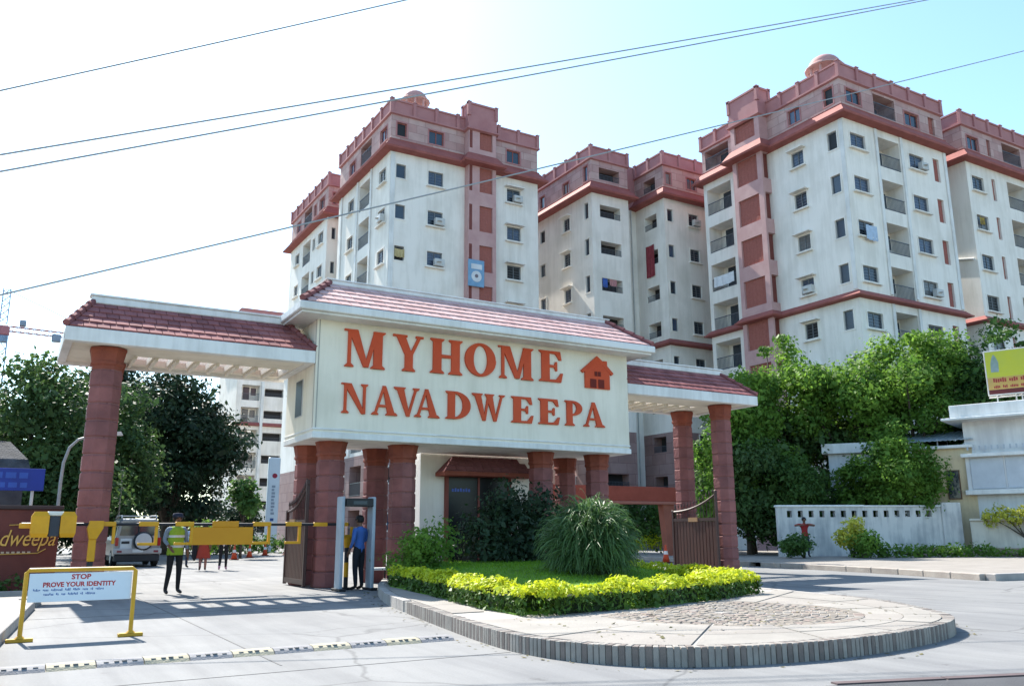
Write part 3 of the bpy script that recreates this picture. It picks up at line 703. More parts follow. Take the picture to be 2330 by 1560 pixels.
# ---- gate leaves standing open
LWOOD = mat('leaf_metal_brown', (.085, .032, .022), (.05, .02, .015), 2, rough=.5, stretch=(1, 6, .5))
LIRON = mat('leaf_iron', (.06, .03, .026), None, 3, rough=.5)
def gate_leaf(x, y0, y1, z0, zl, zh, label):
    """leaf along y with vertical boards, curved top rising to the hinge at y0"""
    g = thing('gate_leaf', label, 'gate leaf', (x, (y0 + y1) / 2, 0), 'open gate leaves')
    def top(y): f = (y1 - y) / (y1 - y0); return zl + (zh - zl) * f ** 2.2
    b = MB()
    b.bbox(x - .04, x + .04, y0, y0 + .08, z0, top(y0) + .1, .006); b.bbox(x - .04, x + .04, y1 - .08, y1, z0, top(y1) + .05, .006)
    b.box(x - .035, x + .035, y0 + .08, y1 - .08, z0 + .04, z0 + .16); b.box(x - .035, x + .035, y0 + .08, y1 - .08, zl - .32, zl - .22)
    ys = [y0 + (y1 - y0) * k / 12 for k in range(13)]
    b.tube([(x, y, top(y)) for y in ys], .035, 6)
    fr = obj('leaf_frame', b, LIRON, g)
    n = 13; w = (y1 - y0 - .18) / n
    for k in range(n):
        ya = y0 + .09 + k * w
        b = MB(); b.bbox(x - .018, x + .018, ya + .012, ya + w - .012, z0 + .165, zl - .325, .005); obj('plank', b, LWOOD, g)
    b = MB()
    for k in range(n):
        yc = y0 + .09 + (k + .5) * w
        b.tube([(x, yc, zl - .22), (x, yc, top(yc) + .14)], .011, 5); b.lathe((x, yc, top(yc) + .12), [(.005, 0), (.028, .04), (.001, .16)], 5)
    obj('finial_bars', b, LIRON, g)
    b = MB(); b.box(x - .05, x + .05, y0 + .9, y0 + 1.35, zl - .34, zl - .20); obj('latch_plate', b, mat('brass_dull', (.35, .2, .1), None, 3, rough=.4), g)
gate_leaf(6.44, 21.05, 22.8, .03, 1.85, 2.5, 'dark brown gate leaf folded open behind the column beside the metal detector')
gate_leaf(19.95, 20.95, 23.15, .05, 1.95, 2.5, 'brown boarded gate leaf open between the two right hand columns')

# ---- red height portal over the exit lane
po = thing('lane_portal', 'low red orange beam with a bracket leg across the exit lane', 'portal', (25, 33, 0))
b = MB(); b.bbox(19.6, 28.6, 32.8, 33.3, 2.72, 3.42, .02); obj('beam', b, mat('portal_red', (.30, .065, .04), (.24, .05, .03), 2), po)
b = MB(); b.bbox(19.7, 28.5, 32.72, 33.36, 2.58, 2.72, .02); obj('beam_soffit', b, mat('portal_pink', (.38, .14, .10), None, 2), po)
b = MB(); b.add([(27.75, 32.85, 2.58), (28.45, 32.85, 2.58), (28.45, 33.25, 2.58), (27.75, 33.25, 2.58), (28.0, 32.85, .1), (28.45, 32.85, .1), (28.45, 33.25, .1), (28.0, 33.25, .1)],
      [(0, 1, 2, 3), (4, 7, 6, 5), (0, 4, 5, 1), (1, 5, 6, 2), (2, 6, 7, 3), (3, 7, 4, 0)]); obj('leg', b, mat('portal_leg', (.34, .11, .07), None, 2), po)
b = MB(); b.bbox(19.7, 20.3, 32.85, 33.25, 0, 2.58, .02); obj('leg', b, TERRA, po)
# ------------------------------------------------------------------ apartment blocks
RX = Matrix.Rotation(-math.pi / 2, 4, 'Z')
_wc = {}
GLASS_OPEN = mat('open_dark', (.018, .017, .018), None, 1, rough=.5); CURTAIN = mat('curtain_pale', (.20, .20, .19), (.09, .09, .09), 6, rough=.25, spec=.6, stretch=(4, 4, .3)); CURTAIN2 = mat('curtain_blue', (.07, .10, .16), (.03, .045, .08), 5, rough=.2, spec=.6, stretch=(4, 4, .3))
def window_meshes(w, h, kind):
    key = (round(w, 2), round(h, 2), kind)
    if key in _wc: return _wc[key]
    b = MB(); t = .07; d0, d1 = .10, .16
    # proud surround and sill (white), then sash frame set back in the opening
    e = .09
    b.box(-e, 0, -.035, .0, -e, h + e); b.box(w, w + e, -.035, .0, -e, h + e); b.box(0, w, -.035, 0, h, h + e); b.box(0, w, -.035, 0, -e, 0)
    if kind not in ('plain', 'top'): b.box(-.16, w + .16, -.22, .0, -e - .09, -e - .003)
    if kind == 'shade': b.box(-.2, w + .2, -.42, 0, h + e + .01, h + e + .08)
    b.box(0, t, d0, d1, 0, h, 1); b.box(w - t, w, d0, d1, 0, h, 1); b.box(t, w - t, d0, d1, h - t, h, 1); b.box(t, w - t, d0, d1, 0, t, 1)
    if kind in ('win', 'shade'):
        for q in range(1, 5): b.box(t, w - t, .06, .075, h * q / 5 - .008, h * q / 5 + .008, 1)
    if w > .9: b.box(w / 2 - .03, w / 2 + .03, d0 - .01, d1, t, h - t, 1)
    fr = b.mesh('window', [PINKP, CORN] if kind == 'top' else [WHITE, SASH])
    b = MB(); n = 2 if w > .9 else 1
    for i in range(n): b.box(t + i * (w - t) / n, (i + 1) * (w - t) / n, .125 + .02 * (i % 2), .135 + .02 * (i % 2), t, h - t)
    pn = [b.mesh('pane', g_) for g_ in (GLASS, GLASS, GLASS_OPEN, CURTAIN, GLASS, CURTAIN2)]
    _wc[key] = (fr, pn); return _wc[key]
_rc = {}
def railing_mesh(w):
    k = round(w, 2)
    if k in _rc: return _rc[k]
    b = MB(); b.box(0, w, .03, .08, .92, .97); b.box(0, w, .035, .075, .06, .1)
    n = int(w / .13)
    for i in range(n): x = (i + .5) * w / n; b.box(x - .012, x + .012, .045, .065, .1, .92)
    _rc[k] = b.mesh('railing', RAIL); return _rc[k]
acb = MB(); acb.bbox(0, .75, -.34, 0, 0, .52, .02); acb.lathe((.3, -.341, .26), [(.2, -.001), (.2, .001)], 12); 
ACM = acb.mesh('ac_unit', ACW)
_pc = {}
def panel_mesh(w, h):
    k = (round(w, 2), round(h, 2))
    if k in _pc: return _pc[k]
    b = MB(); b.box(0, w, .16, .2, 0, h, 0)
    nx, nz = max(2, int(w / .3)), max(3, int(h / .22))
    for j in range(nz):                                   # proud bricks of the screen
        for i in range(nx): b.box(w * i / nx + .02, w * (i + 1) / nx - .02, .148, .161, h * j / nz + .02, h * (j + 1) / nz - .02, 0)
    _pc[k] = b.mesh('brick_screen', PANEL); return _pc[k]

def wall(b, ax, plane, u0, u1, z0, z1, holes, m=0, md=0):
    """wall sheet with recessed openings; ax 'F' faces -y, 'L' faces -x; holes: (u0, u1, z0, z1, depth)"""
    if ax == 'F': P = lambda u, z, d: (u, plane + d, z)
    else: P = lambda u, z, d: (plane + d, u, z)
    hs = [h for h in holes if h[2] < z1 and h[3] > z0]
    us = sorted(set([u0, u1] + [v for h in hs for v in h[:2] if u0 < v < u1])); zs = sorted(set([z0, z1] + [v for h in hs for v in h[2:4] if z0 < v < z1]))
    for ua, ub in zip(us, us[1:]):
        for za, zb in zip(zs, zs[1:]):
            uc, zc = (ua + ub) / 2, (za + zb) / 2
            if any(h[0] < uc < h[1] and h[2] < zc < h[3] for h in hs): continue
            b.quad(P(ua, za, 0), P(ub, za, 0), P(ub, zb, 0), P(ua, zb, 0), m)
    for h in hs:
        ha, hb, hc, hd, dp = h
        b.quad(P(ha, hc, 0), P(ha, hd, 0), P(ha, hd, dp), P(ha, hc, dp), m); b.quad(P(hb, hc, 0), P(hb, hd, 0), P(hb, hd, dp), P(hb, hc, dp), m)
        b.quad(P(ha, hc, 0), P(hb, hc, 0), P(hb, hc, dp), P(ha, hc, dp), m); b.quad(P(ha, hd, 0), P(hb, hd, 0), P(hb, hd, dp), P(ha, hd, dp), m)
        b.quad(P(ha, hc, dp), P(hb, hc, dp), P(hb, hd, dp), P(ha, hd, dp), md)

def rect_ring(b, x0, x1, y0, y1, prof, m=0):
    """profile of (offset, z) swept round a rectangle"""
    rings = [[(x0 - o, y0 - o, z), (x1 + o, y0 - o, z), (x1 + o, y1 + o, z), (x0 - o, y1 + o, z)] for o, z in prof]
    vs = [p for r in rings for p in r]; n = len(rings); fs = []
    for k in range(n - 1):
        for i in range(4): j = (i + 1) % 4; fs.append((4 * k + i, 4 * k + j, 4 * k + 4 + j, 4 * k + 4 + i))
    b.add(vs, fs, m)
pb = MB(); pb.bbox(-.13, .13, -.13, .13, 0, 1.06, .02); pb.bbox(-.16, .16, -.16, .16, 1.06, 1.12, .01); pb.lathe((0, 0, 1.12), [(.08, 0), (.09, .05), (.02, .11), (.01, .14)], 6)
POSTM = pb.mesh('parapet_post', PINKP)
FL = [27.05, 23.98, 20.91, 17.84, 14.77, 11.7, 8.63, 5.56, 2.5]     # window heads, storey by storey
ZC0, ZC1, ZT, ZP = 28.0, 28.95, 30.95, 32.0
def block(bd, x0, x1, y0, y1, front, left, floors, base_z=None, zbot=0, skip_left=False, low_cornice=True, dx=0.0, posts=True, pf=(1, 1)):
    """one square block of flats: pale storeys, tiled cornice, pink top storey, parapet with posts.
    front / left: columns of openings (u0, u1, kind, drop of the head, height)"""
    body, topw = [], []
    det = []
    for ax, cols, plane in (('F', front, y0), ('L', left, x0)):
        hb, ht = [], []
        for (u0, u1, kind, drop, h) in cols:
            for fi, zt in enumerate([30.28] + floors):
                z1_ = zt - drop; z0_ = z1_ - h
                if kind == 'bal': z0_ = zt - 1.78; z1_ = zt + .34
                dp = {'win': .2, 'shade': .2, 'plain': .2, 'bal': 1.35, 'panel': .22, 'slot': .22, 'hole': .9}[kind]
                if fi == 0:
                    z0_ = max(z0_, ZC1 + .12); z1_ = min(z1_, ZT - .25)
                (ht if fi == 0 else hb).append((u0, u1, z0_, z1_, dp)); det.append((ax, plane, u0, u1, z0_, z1_, kind, fi))
        body.append((ax, plane, hb)); topw.append((ax, plane, ht))
    b = MB()
    for (ax, plane, hb) in body:
        ua, ub = (x0, x1) if ax == 'F' else (y0, y1)
        if base_z:
            wall(b, ax, plane, ua, ub, zbot, base_z, [h for h in hb if h[3] < base_z], 1, 2); wall(b, ax, plane, ua, ub, base_z, ZC0, [h for h in hb if h[2] > base_z], 0, 0)
        else: wall(b, ax, plane, ua, ub, zbot, ZC0, hb, 0, 0)
    b.quad((x1, y0, zbot), (x1, y1, zbot), (x1, y1, ZC0), (x1, y0, ZC0)); b.quad((x0, y1, zbot), (x1, y1, zbot), (x1, y1, ZC0), (x0, y1, ZC0))
    w1 = obj('wall', b, [WHITE, BASEP, DARK], bd)
    b = MB()
    for (ax, plane, ht) in topw:
        ua, ub = (x0, x1) if ax == 'F' else (y0, y1); wall(b, ax, plane, ua, ub, ZC0, ZT, ht, 0, 1)
    b.quad((x1, y0, ZC0), (x1, y1, ZC0), (x1, y1, ZT), (x1, y0, ZT)); b.quad((x0, y1, ZC0), (x1, y1, ZC0), (x1, y1, ZT), (x0, y1, ZT))
    b.quad((x0, y0, ZT), (x1, y0, ZT), (x1, y1, ZT), (x0, y1, ZT), 2)
    w2 = obj('top_storey_wall', b, [PINK, PIER, ROOF], bd)
    b = MB(); rect_ring(b, x0, x1, y0, y1, [(.0, ZC0 - .06 + dx), (.62, ZC0 + dx), (.66, ZC0 + .14 + dx), (.58, ZC0 + .17 + dx), (.10, ZC1 - .12 + dx), (.12, ZC1 - .05 + dx), (.0, ZC1 + dx)]); obj('cornice', b, CORN, bd)
    if low_cornice:
        b = MB(); rect_ring(b, x0, x1, y0, y1, [(.0, 15.62 + dx), (.42, 15.68 + dx), (.44, 15.78 + dx), (.36, 15.8 + dx), (.06, 16.1 + dx), (.0, 16.14 + dx)]); obj('string_course', b, CORN, bd)
    b = MB()
    rect_ring(b, x0, x1, y0, y1, [(.0, ZT - .16 + dx), (.16, ZT - .10 + dx), (.16, ZT + .02 + dx), (.03, ZT + .05 + dx), (.03, ZP - .14 + dx), (.10, ZP - .12 + dx), (.10, ZP + dx), (-.12, ZP + dx), (-.12, ZT + .02)])
    pp = obj('parapet', b, PINKP, bd)
    if posts:
        n = max(1, round((x1 - x0) / 1.75))
        for i in range(n + 1):
            if pf[0]: link('parapet_post', POSTM, pp, T((x0 + (x1 - x0) * i / n, y0 - .03, ZT)))
        n = max(1, round((y1 - y0) / 1.75))
        for i in range(1, n + 1):
            if pf[1]: link('parapet_post', POSTM, pp, T((x0 - .03, y0 + (y1 - y0) * i / n, ZT)))
    for (ax, plane, u0, u1, za, zb, kind, fi) in det:
        w, h = u1 - u0, zb - za
        M = T((u0, plane, za)) if ax == 'F' else T((plane, u1, za)) @ RX
        if kind in ('win', 'shade', 'plain'):
            f, p = window_meshes(w, h, kind if fi else 'top')
            o = link('window', f, bd, M)
            link('pane', random.choice(p), o, M)
            if w > 1.0 and random.random() < .22 and fi: link('ac_unit', ACM, bd, M @ T((w - .72, -.04, -.02)))
        elif kind == 'bal':
            o = link('railing', railing_mesh(w), bd, M)
            b = MB(); b.box(w * .18, w * .18 + .85, 1.30, 1.345, .02, min(2.0, h - .1)); 
            if w > 2: b.box(w * .62, w * .62 + .7, 1.30, 1.345, .9, min(1.9, h - .12))
            link('balcony_door', b.mesh('balcony_door', GLASS), bd, M)
        elif kind == 'hole':
            b = MB(); b.box(0, w, .86, .895, .003, h - .003); link('shade_back', b.mesh('shade_back', DARK), bd, M); link('railing', railing_mesh(w), bd, M @ Matrix.Diagonal((1, 1, .5, 1)))  # near-black sheet stands in for the shade inside the opening
        elif kind == 'panel': link('brick_screen', panel_mesh(w, h), bd, M)
        elif kind == 'slot': b = MB(); b.box(0, w, .15, .21, 0, h); link('recessed_panel', b.mesh('recessed_panel', SLOT), bd, M)
    return w1

def pilasters(bd, ax, plane, us, z0, z1, d=.10, w=.26):
    for u in us:
        b = MB()
        if ax == 'F': b.bbox(u - w / 2, u + w / 2, plane - d, plane, z0, z1, .012)
        else: b.bbox(plane - d, plane, u - w / 2, u + w / 2, z0, z1, .012)
        obj('pilaster', b, FASCIA, bd)
def bay(bd, ax, x0, x1, y0, y1, floors, pu, top=33.0, side=None):
    """projecting stair bay of pink piers with a brick screen on every storey"""
    b = MB(); holes = []; 
    zs = [(28.2 - 0.0, 0)] 
    for fi, zt in enumerate([30.05] + floors):
        z1_ = zt + (.95 if fi == 0 else .9); z0_ = z1_ - (1.65 if fi == 0 else 2.0)
        holes.append((pu[0], pu[1], z0_, z1_, .24))
    front = 'F' if ax == 'F' else 'L'
    plane = y0 if ax == 'F' else x0
    ua, ub = (x0, x1) if ax == 'F' else (y0, y1)
    wall(b, front, plane, ua, ub, 0, ZT, holes, 0, 1)
    hs = []
    if ax == 'L':      # flank facing the viewer
        hs = [(x0 + .18, x1 - .1, h[2], h[3], .25) for h in holes[1:]]
        wall(b, 'F', y0, x0, x1, 0, ZT, hs, 0, 2)
        b.quad((x0, y1, 0), (x1, y1, 0), (x1, y1, ZT), (x0, y1, ZT))
    else:
        b.quad((x0, y0, 0), (x0, y1, 0), (x0, y1, ZT), (x0, y0, ZT)); b.quad((x1, y0, 0), (x1, y1, 0), (x1, y1, ZT), (x1, y0, ZT))
        sl = [(x0 + .06, x0 + .30, h[2], h[3]) for h in holes]
        for h in sl: b.box(h[0], h[1], y0 - .004, y0 + .001, h[2], h[3], 2)
    o = obj('stair_bay', b, [PIER, DARK, SLOT], bd)
    for h in holes:
        M = T((h[0], plane, h[2])) if ax == 'F' else T((plane, h[1], h[2])) @ RX
        link('brick_screen', panel_mesh(h[1] - h[0], h[3] - h[2]), o, M)
    b = MB()
    rect_ring(b, x0, x1, y0, y1, [(.0, ZC0 - .04), (.60, ZC0 + .02), (.64, ZC0 + .16), (.56, ZC0 + .19), (.12, ZC1 - .08), (.0, ZC1 + .03)])
    obj('bay_cornice', b, CORN, o)
    b = MB()
    if ax == 'L': rect_ring(b, x0, x1, y0, y1, [(.0, 15.63), (.40, 15.70), (.42, 15.80), (.34, 15.83), (.07, 16.12), (.0, 16.16)]); obj('bay_string_course', b, CORN, o)
    b = MB(); rect_ring(b, x0, x1, y0, y1, [(.0, ZT - .2), (.2, ZT - .12), (.2, ZT), (.05, ZT + .04), (.05, top - .16), (.13, top - .14), (.13, top), (-.14, top), (-.14, ZT)]); obj('bay_parapet', b, PINKP, o)
    for (x, y) in ((x0, y0), (x1, y0), (x0, y1), (x1, y1)): link('parapet_post', POSTM, o, T((x, y, ZT + top - ZP)))

def cupola(bd, x, y, z, r):
    b = MB(); b.bbox(x - r * 1.05, x + r * 1.05, y - r * 1.05, y + r * 1.05, z - 2.2, z, .05)
    for k in range(8):
        a = math.pi / 8 + k * math.pi / 4; b.lathe((x + r * .92 * math.cos(a), y + r * .92 * math.sin(a), z), [(.12, 0), (.09, .1), (.09, .8), (.13, .95)], 6)
    c = obj('cupola', b, PIER, bd)
    b = MB(); b.lathe((x, y, z + .95), [(r * 1.22, 0), (r * 1.22, .06), (r * 1.02, .16)], 16); obj('eave_slab', b, mat('dome_eave', (.54, .37, .34), None, 2), c)
    b = MB(); b.lathe((x, y, z + 1.12), [(r, 0)] + [(r * math.cos(t), r * .80 * math.sin(t)) for t in [k * math.pi / 16 for k in range(8)]] + [(.06, r * .80), (.06, r * .80 + .05), (.01, r * .80 + .16)], 20); obj('dome', b, mat('dome_pink', (.50, .28, .26), (.42, .22, .2), 1.5), c, smooth=True)

# block behind the name board
A = thing('apartment_block', 'grey white apartment block directly behind the name board, with one small dome', 'apartment block', (27, 58, 0), 'pink topped apartment blocks')
block(A, 21.05, 33.42, 53, 64, [(21.5, 22.25, 'plain', 0, 1.05), (24.02, 25.22, 'win', 0, 1.05), (30.62, 31.82, 'shade', 0, 1.05)],
      [(53.75, 55.05, 'win', .05, 1.05), (56.9, 59.2, 'bal', 0, 1), (60.35, 61.65, 'win', .1, 1.05)], FL[:4] + FL[6:], base_z=6.6, pf=(1, 1))
bay(A, 'F', 27.0, 29.32, 52.35, 53.3, FL[:4] + FL[6:], (27.92, 29.02))
cupola(A, 25.0, 58, 34.1, 1.0)
A2 = thing('apartment_block', 'narrow apartment wing farthest left, behind the grey white block', 'apartment block', (26, 73, 0), 'pink topped apartment blocks')
block(A2, 21.35, 32, 67.9, 79, [(21.75, 22.1, 'plain', 0, 1.05)], [(68.9, 70.3, 'win', 0, 1.1), (71.2, 71.9, 'plain', 0, 1.1), (72.6, 74.9, 'bal', 0, 1), (76, 77.2, 'win', 0, 1.05)], FL[:5], base_z=6.6)
# big block on the right
B = thing('apartment_block', 'tall right hand apartment block with corner dome and red brick screens', 'apartment block', (50, 40, 0), 'pink topped apartment blocks')
block(B, 45, 56.1, 33.55, 46.75, [(45.6, 47.1, 'win', .0, 1.0), (48.45, 50.75, 'bal', 0, 1), (51.75, 53.35, 'win', .1, 1.05), (54.5, 55.2, 'panel', -.15, 1.75)],
      [(34.1, 34.85, 'plain', -.2, 1.25), (36.9, 37.95, 'shade', 0, 1.05), (43.85, 46.4, 'bal', 0, 1)], FL[:6])
bay(B, 'L', 44.15, 45.3, 39.9, 42.72, FL[:6], (40.35, 42.35))
cupola(B, 46.9, 36.0, 32.2, 1.12)
# middle block with two bays
Cb = thing('apartment_block', 'shaded middle apartment block set back, with two corner bays and washing on its balconies', 'apartment block', (43, 56, 0), 'pink topped apartment blocks')
block(Cb, 38.0, 41.7, 52.15, 66, [(38.8, 40.85, 'hole', .0, 1.05)], [(52.6, 53.2, 'plain', -.2, 1.35), (55.3, 56.25, 'shade', .2, 1.1), (59.1, 59.9, 'plain', .1, 1.1)], FL, base_z=8.8)
block(Cb, 43.85, 60, 50.2, 66, [(44.12, 44.72, 'plain', 0, 1.05), (46.42, 47.45, 'win', 0, 1.02), (50, 51, 'win', 0, 1.02)], [(51.2, 52.75, 'hole', .1, 1.2)], FL, base_z=8.8, dx=.003)
b = MB(); b.box(41.7, 43.85, 53.9, 60, 0, 28, 0); b.box(41.7, 43.85, 53.9, 60, 28, 32, 1); obj('link_wall', b, [WHITE, PINKP], Cb)
b = MB()
for k in range(4): b.tube([(42.1 + .4 * k, 53.84, 0), (42.1 + .4 * k, 53.84, 28)], .05, 6)
obj('drain_pipe', b, FRAME, Cb)
b = MB(); b.box(38.9, 40.8, 52.95, 53.04, 0, 28, 0); obj('shade_sheet', b, DARK, Cb)  # dark sheet behind the openings, painted in place of indoor shade
pilasters(B, 'F', 33.55, (48.25, 50.95), 16.2, 27.9); pilasters(B, 'F', 33.55, (48.25, 50.95), 9, 15.6); pilasters(B, 'F', 33.55, (55.9,), 16.2, 27.9, .08, .3)
pilasters(B, 'L', 45, (33.72,), 16.2, 27.9, .06, .3); pilasters(A, 'L', 21.05, (56.6, 59.5, 63.2), 6.7, 27.9); pilasters(A, 'F', 53, (21.25,), 16.2, 27.9, .06, .34)
# far right block
E_ = thing('apartment_block', 'farthest right apartment block cut by the edge, with narrow red panels beside its windows', 'apartment block', (65, 40, 0), 'pink topped apartment blocks')
block(E_, 58.6, 76, 33.6, 50, [(59.15, 60.6, 'win', .1, 1.1), (61.75, 62.2, 'panel', -.15, 1.75), (63.8, 66.3, 'bal', 0, 1), (67.4, 68.9, 'win', .1, 1.1), (70, 70.5, 'panel', -.15, 1.75)], [], FL[:5])
b = MB(); b.tube([(58.52, 46, 23.3), (58.52, 33.8, 20.4)], .09, 6); obj('sloping_pipe', b, FASCIA, E_)
cupola(E_, 66.5, 36.5, 31.9, .9)
# far block seen under the left canopy
D = thing('apartment_block', 'distant pale apartment block seen between the dark trees and the name board', 'apartment block', (32, 121, 0), 'pink topped apartment blocks')
block(D, 25.5, 40, 118, 130, [(26.2, 28.6, 'bal', 0, 1), (29.3, 31.9, 'hole', 0, 1.1), (33.5, 35.5, 'win', 0, 1.1)], [], FL[2:], posts=False)
b = MB(); b.bbox(28.75, 29.1, 117.5, 118, 0, 28, .02); b.bbox(32.2, 32.7, 117.4, 118, 0, 28, .02); obj('pilaster', b, FASCIA, D)

# washing and a hanging board
def cloth(name, label, cat, x, y, z, w, h, mt, ax='F', nx=10):
    b = MB(); vs = []; nz = 6
    for j in range(nz + 1):
        for i in range(nx + 1):
            u = w * i / nx; d = .06 * math.sin(i * 1.9) * (j / nz) + .02 * math.sin(i * 4.1)
            vs.append((x + u, y - d, z - h * j / nz - .04 * math.sin(math.pi * i / nx)) if ax == 'F' else (x - d, y + u, z - h * j / nz - .04 * math.sin(math.pi * i / nx)))
    b.add(vs, [(j * (nx + 1) + i, j * (nx + 1) + i + 1, (j + 1) * (nx + 1) + i + 1, (j + 1) * (nx + 1) + i) for j in range(nz) for i in range(nx)])
    o = obj(name, b, mt); return tag(o, label, cat, 'washing hung on the balconies')
cloth('hanging_cloth', 'long dark red cloth hung over a balcony of the middle block', 'cloth', 43.78, 51.6, 24.4, 1.05, 2.7, mat('cloth_red', (.28, .05, .06), (.2, .03, .04), 4), 'L')
cloth('hanging_cloth', 'blue cloth drying in an opening of the middle block', 'cloth', 38.9, 52.2, 21.0, .5, .8, mat('cloth_blue', (.06, .13, .42), None, 4))
cloth('hanging_cloth', 'pinkish towel drying beside the blue cloth in the middle block', 'cloth', 39.6, 52.2, 20.95, .7, .55, mat('cloth_rose', (.5, .24, .24), None, 4))
cloth('hanging_cloth', 'white sheets draped over a balcony rail of the right hand block', 'cloth', 44.9, 44.0, 20.2, 2.1, .8, mat('cloth_white', (.72, .74, .76), None, 4), 'L')
cloth('hanging_cloth', 'pale blue sheet hung below a window of the right hand block', 'cloth', 46.0, 33.3, 20.6, 1.1, 1.0, mat('cloth_pale', (.45, .56, .70), None, 4))
cloth('hanging_cloth', 'yellowish cloth drying at a corner window of the grey white block', 'cloth', 21.5, 52.9, 20.7, .75, .6, mat('cloth_sand', (.5, .40, .2), None, 4))
cloth('hanging_cloth', 'yellow and dark cloth in a window of the farthest right block', 'cloth', 59.4, 33.5, 23.7, .6, .55, mat('cloth_yellow', (.5, .34, .05), (.05, .04, .05), 3))
ob = thing('hanging_board', 'light blue framed board with a white centre hung on the grey white block', 'board', (27.0, 52.2, 18.5), rz=0)
xh, zh = 26.9, 18.55
b = MB(); b.bbox(xh, xh + 1.3, 52.1, 52.2, zh, zh + 2.0, .02); obj('board_panel', b, mat('board_blue', (.22, .38, .55), (.16, .3, .45), 2), ob)
b = MB(); b.box(xh + .22, xh + 1.1, 52.085, 52.1, zh + 1.3, zh + 1.68); b.lathe((0, 0, 0), [(.001, 0), (.42, 0), (.42, .02), (.001, .02)], 14); b.v[-56:] = [(xh + .65 + x, 52.078 + z, zh + .75 + y) for x, y, z in b.v[-56:]]
obj('board_field', b, mat('board_white', (.66, .68, .7), None, 2), ob)
b = MB(); b.lathe((0, 0, 0), [(.001, 0), (.14, 0), (.14, .02), (.001, .02)], 8); b.v[:] = [(xh + .65 + x, 52.06 + z, zh + .78 + y) for x, y, z in b.v]
obj('board_mark', b, mat('board_grey', (.2, .17, .19), None, 2), ob)
# ------------------------------------------------------------------ plants
def trunk_mesh(base, pts_r, limbs, mt, name='trunk'):
    b = MB(); b.tube([p for p, r in pts_r], [r for p, r in pts_r], 8)
    for (p, q, r0, r1) in limbs:
        p, q = Vector(p), Vector(q); mid = (p + q) / 2 + Vector((random.uniform(-.2, .2), random.uniform(-.2, .2), .15)); b.tube([p, mid, q], [r0, (r0 + r1) / 2, r1], 6)
    return b.mesh(name, mt, True)
def tree(name, label, base, clumps, per, size, lm, trunk_r, group=None, cat='tree', bark=None, fill=.35, trunk_top=None):
    t = thing(name, label, cat, base, group)
    bx, by, bz = base
    cx, cy = sum(c[0] for c in clumps) / len(clumps), sum(c[1] for c in clumps) / len(clumps)
    zt = trunk_top or min(c[2] for c in clumps)
    top = (bx * .4 + cx * .6, by * .4 + cy * .6, zt)
    limbs = [(((bx + top[0]) / 2, (by + top[1]) / 2, bz + (zt - bz) * .7), c[:3], trunk_r * .5, trunk_r * .12) for c in clumps[:9]]
    link('trunk', trunk_mesh(base, [((bx, by, bz - .1), trunk_r * 1.25), ((bx + (top[0] - bx) * .2, by + (top[1] - by) * .2, bz + (zt - bz) * .35), trunk_r * .9), (top, trunk_r * .6)], limbs, bark or BARK), t)
    V, F = leaf_clumps(clumps, per, size, fill)
    link('crown', raw_mesh('crown', V, F, lm), t)
    return t
def scatter_clumps(c, rad, n, r0, r1, seed, low=-.6):
    """clumps spread over an ellipsoid so that the outline is uneven"""
    rng = np.random.default_rng(seed); out = []
    while len(out) < n:
        d = rng.normal(0, 1, 3); d /= np.linalg.norm(d)
        if d[2] < low: continue
        q = rng.uniform(.45, .95); r = rng.uniform(r0, r1)
        out.append((c[0] + d[0] * rad[0] * q, c[1] + d[1] * rad[1] * q, c[2] + d[2] * rad[2] * q, r * rng.uniform(.9, 1.3), r * rng.uniform(.9, 1.3), r * rng.uniform(.65, .95)))
    return out
GT = 'trees behind the boundary wall'
def crown(c, rad, n, seed, low=-.9): return scatter_clumps(c, rad, n, .45, 1.25, seed, low)
tree('leafy_tree', 'tall bright green tree rising against the tower of red brick screens', (36.5, 33.0, 0), crown((36.3, 32.7, 7.6), (2.6, 2.6, 4.4), 46, 3), 120, .21, LEAF_BRIGHT, .24, GT)
tree('leafy_tree', 'bright green tree just right of the gate canopy, its crown behind the roof tip', (33.4, 32.6, 0), crown((33.3, 32.5, 5.2), (2.0, 2.0, 3.8), 36, 5), 120, .20, LEAF_BRIGHT, .2, GT)
tree('leafy_tree', 'broad middle tree of the row with a dark hollow under its crown', (39.5, 31.2, 0), crown((39.3, 31.0, 7.6), (3.2, 3.0, 3.0), 42, 8, -.5), 120, .21, LEAF_BRIGHT, .26, GT)
tree('leafy_tree', 'full green tree in front of the stacked balconies, left of the yellow billboard', (42.0, 28.9, 0), crown((42.2, 28.7, 8.1), (3.1, 3.1, 4.3), 50, 12), 120, .21, LEAF_BRIGHT, .26, GT)
tree('leafy_tree', 'dark green tree directly behind the yellow billboard', (45.0, 26.6, 0), crown((44.9, 26.4, 7.9), (2.8, 2.8, 4.6), 44, 15), 120, .21, LEAF_MID, .24, GT)
tree('leafy_tree', 'rightmost tree, its top showing above the billboard at the edge', (46.9, 25.0, 0), crown((46.8, 24.9, 9.4), (2.3, 2.3, 3.4), 30, 19), 110, .21, LEAF_MID, .22, GT)
tree('shade_tree', 'low dark leafed tree under the broad tree, above the white roof slab', (39.9, 32.4, 0), crown((40.0, 32.2, 4.8), (4.4, 2.6, 3.2), 44, 23), 100, .23, LEAF_DARK, .2, GT)
tree('shade_tree', 'dark leafed tree filling the gap between the right column and the boundary wall', (32.4, 31.8, 0), crown((32.1, 31.6, 3.0), (2.2, 1.9, 3.0), 36, 27), 110, .21, LEAF_DARK, .18, GT)
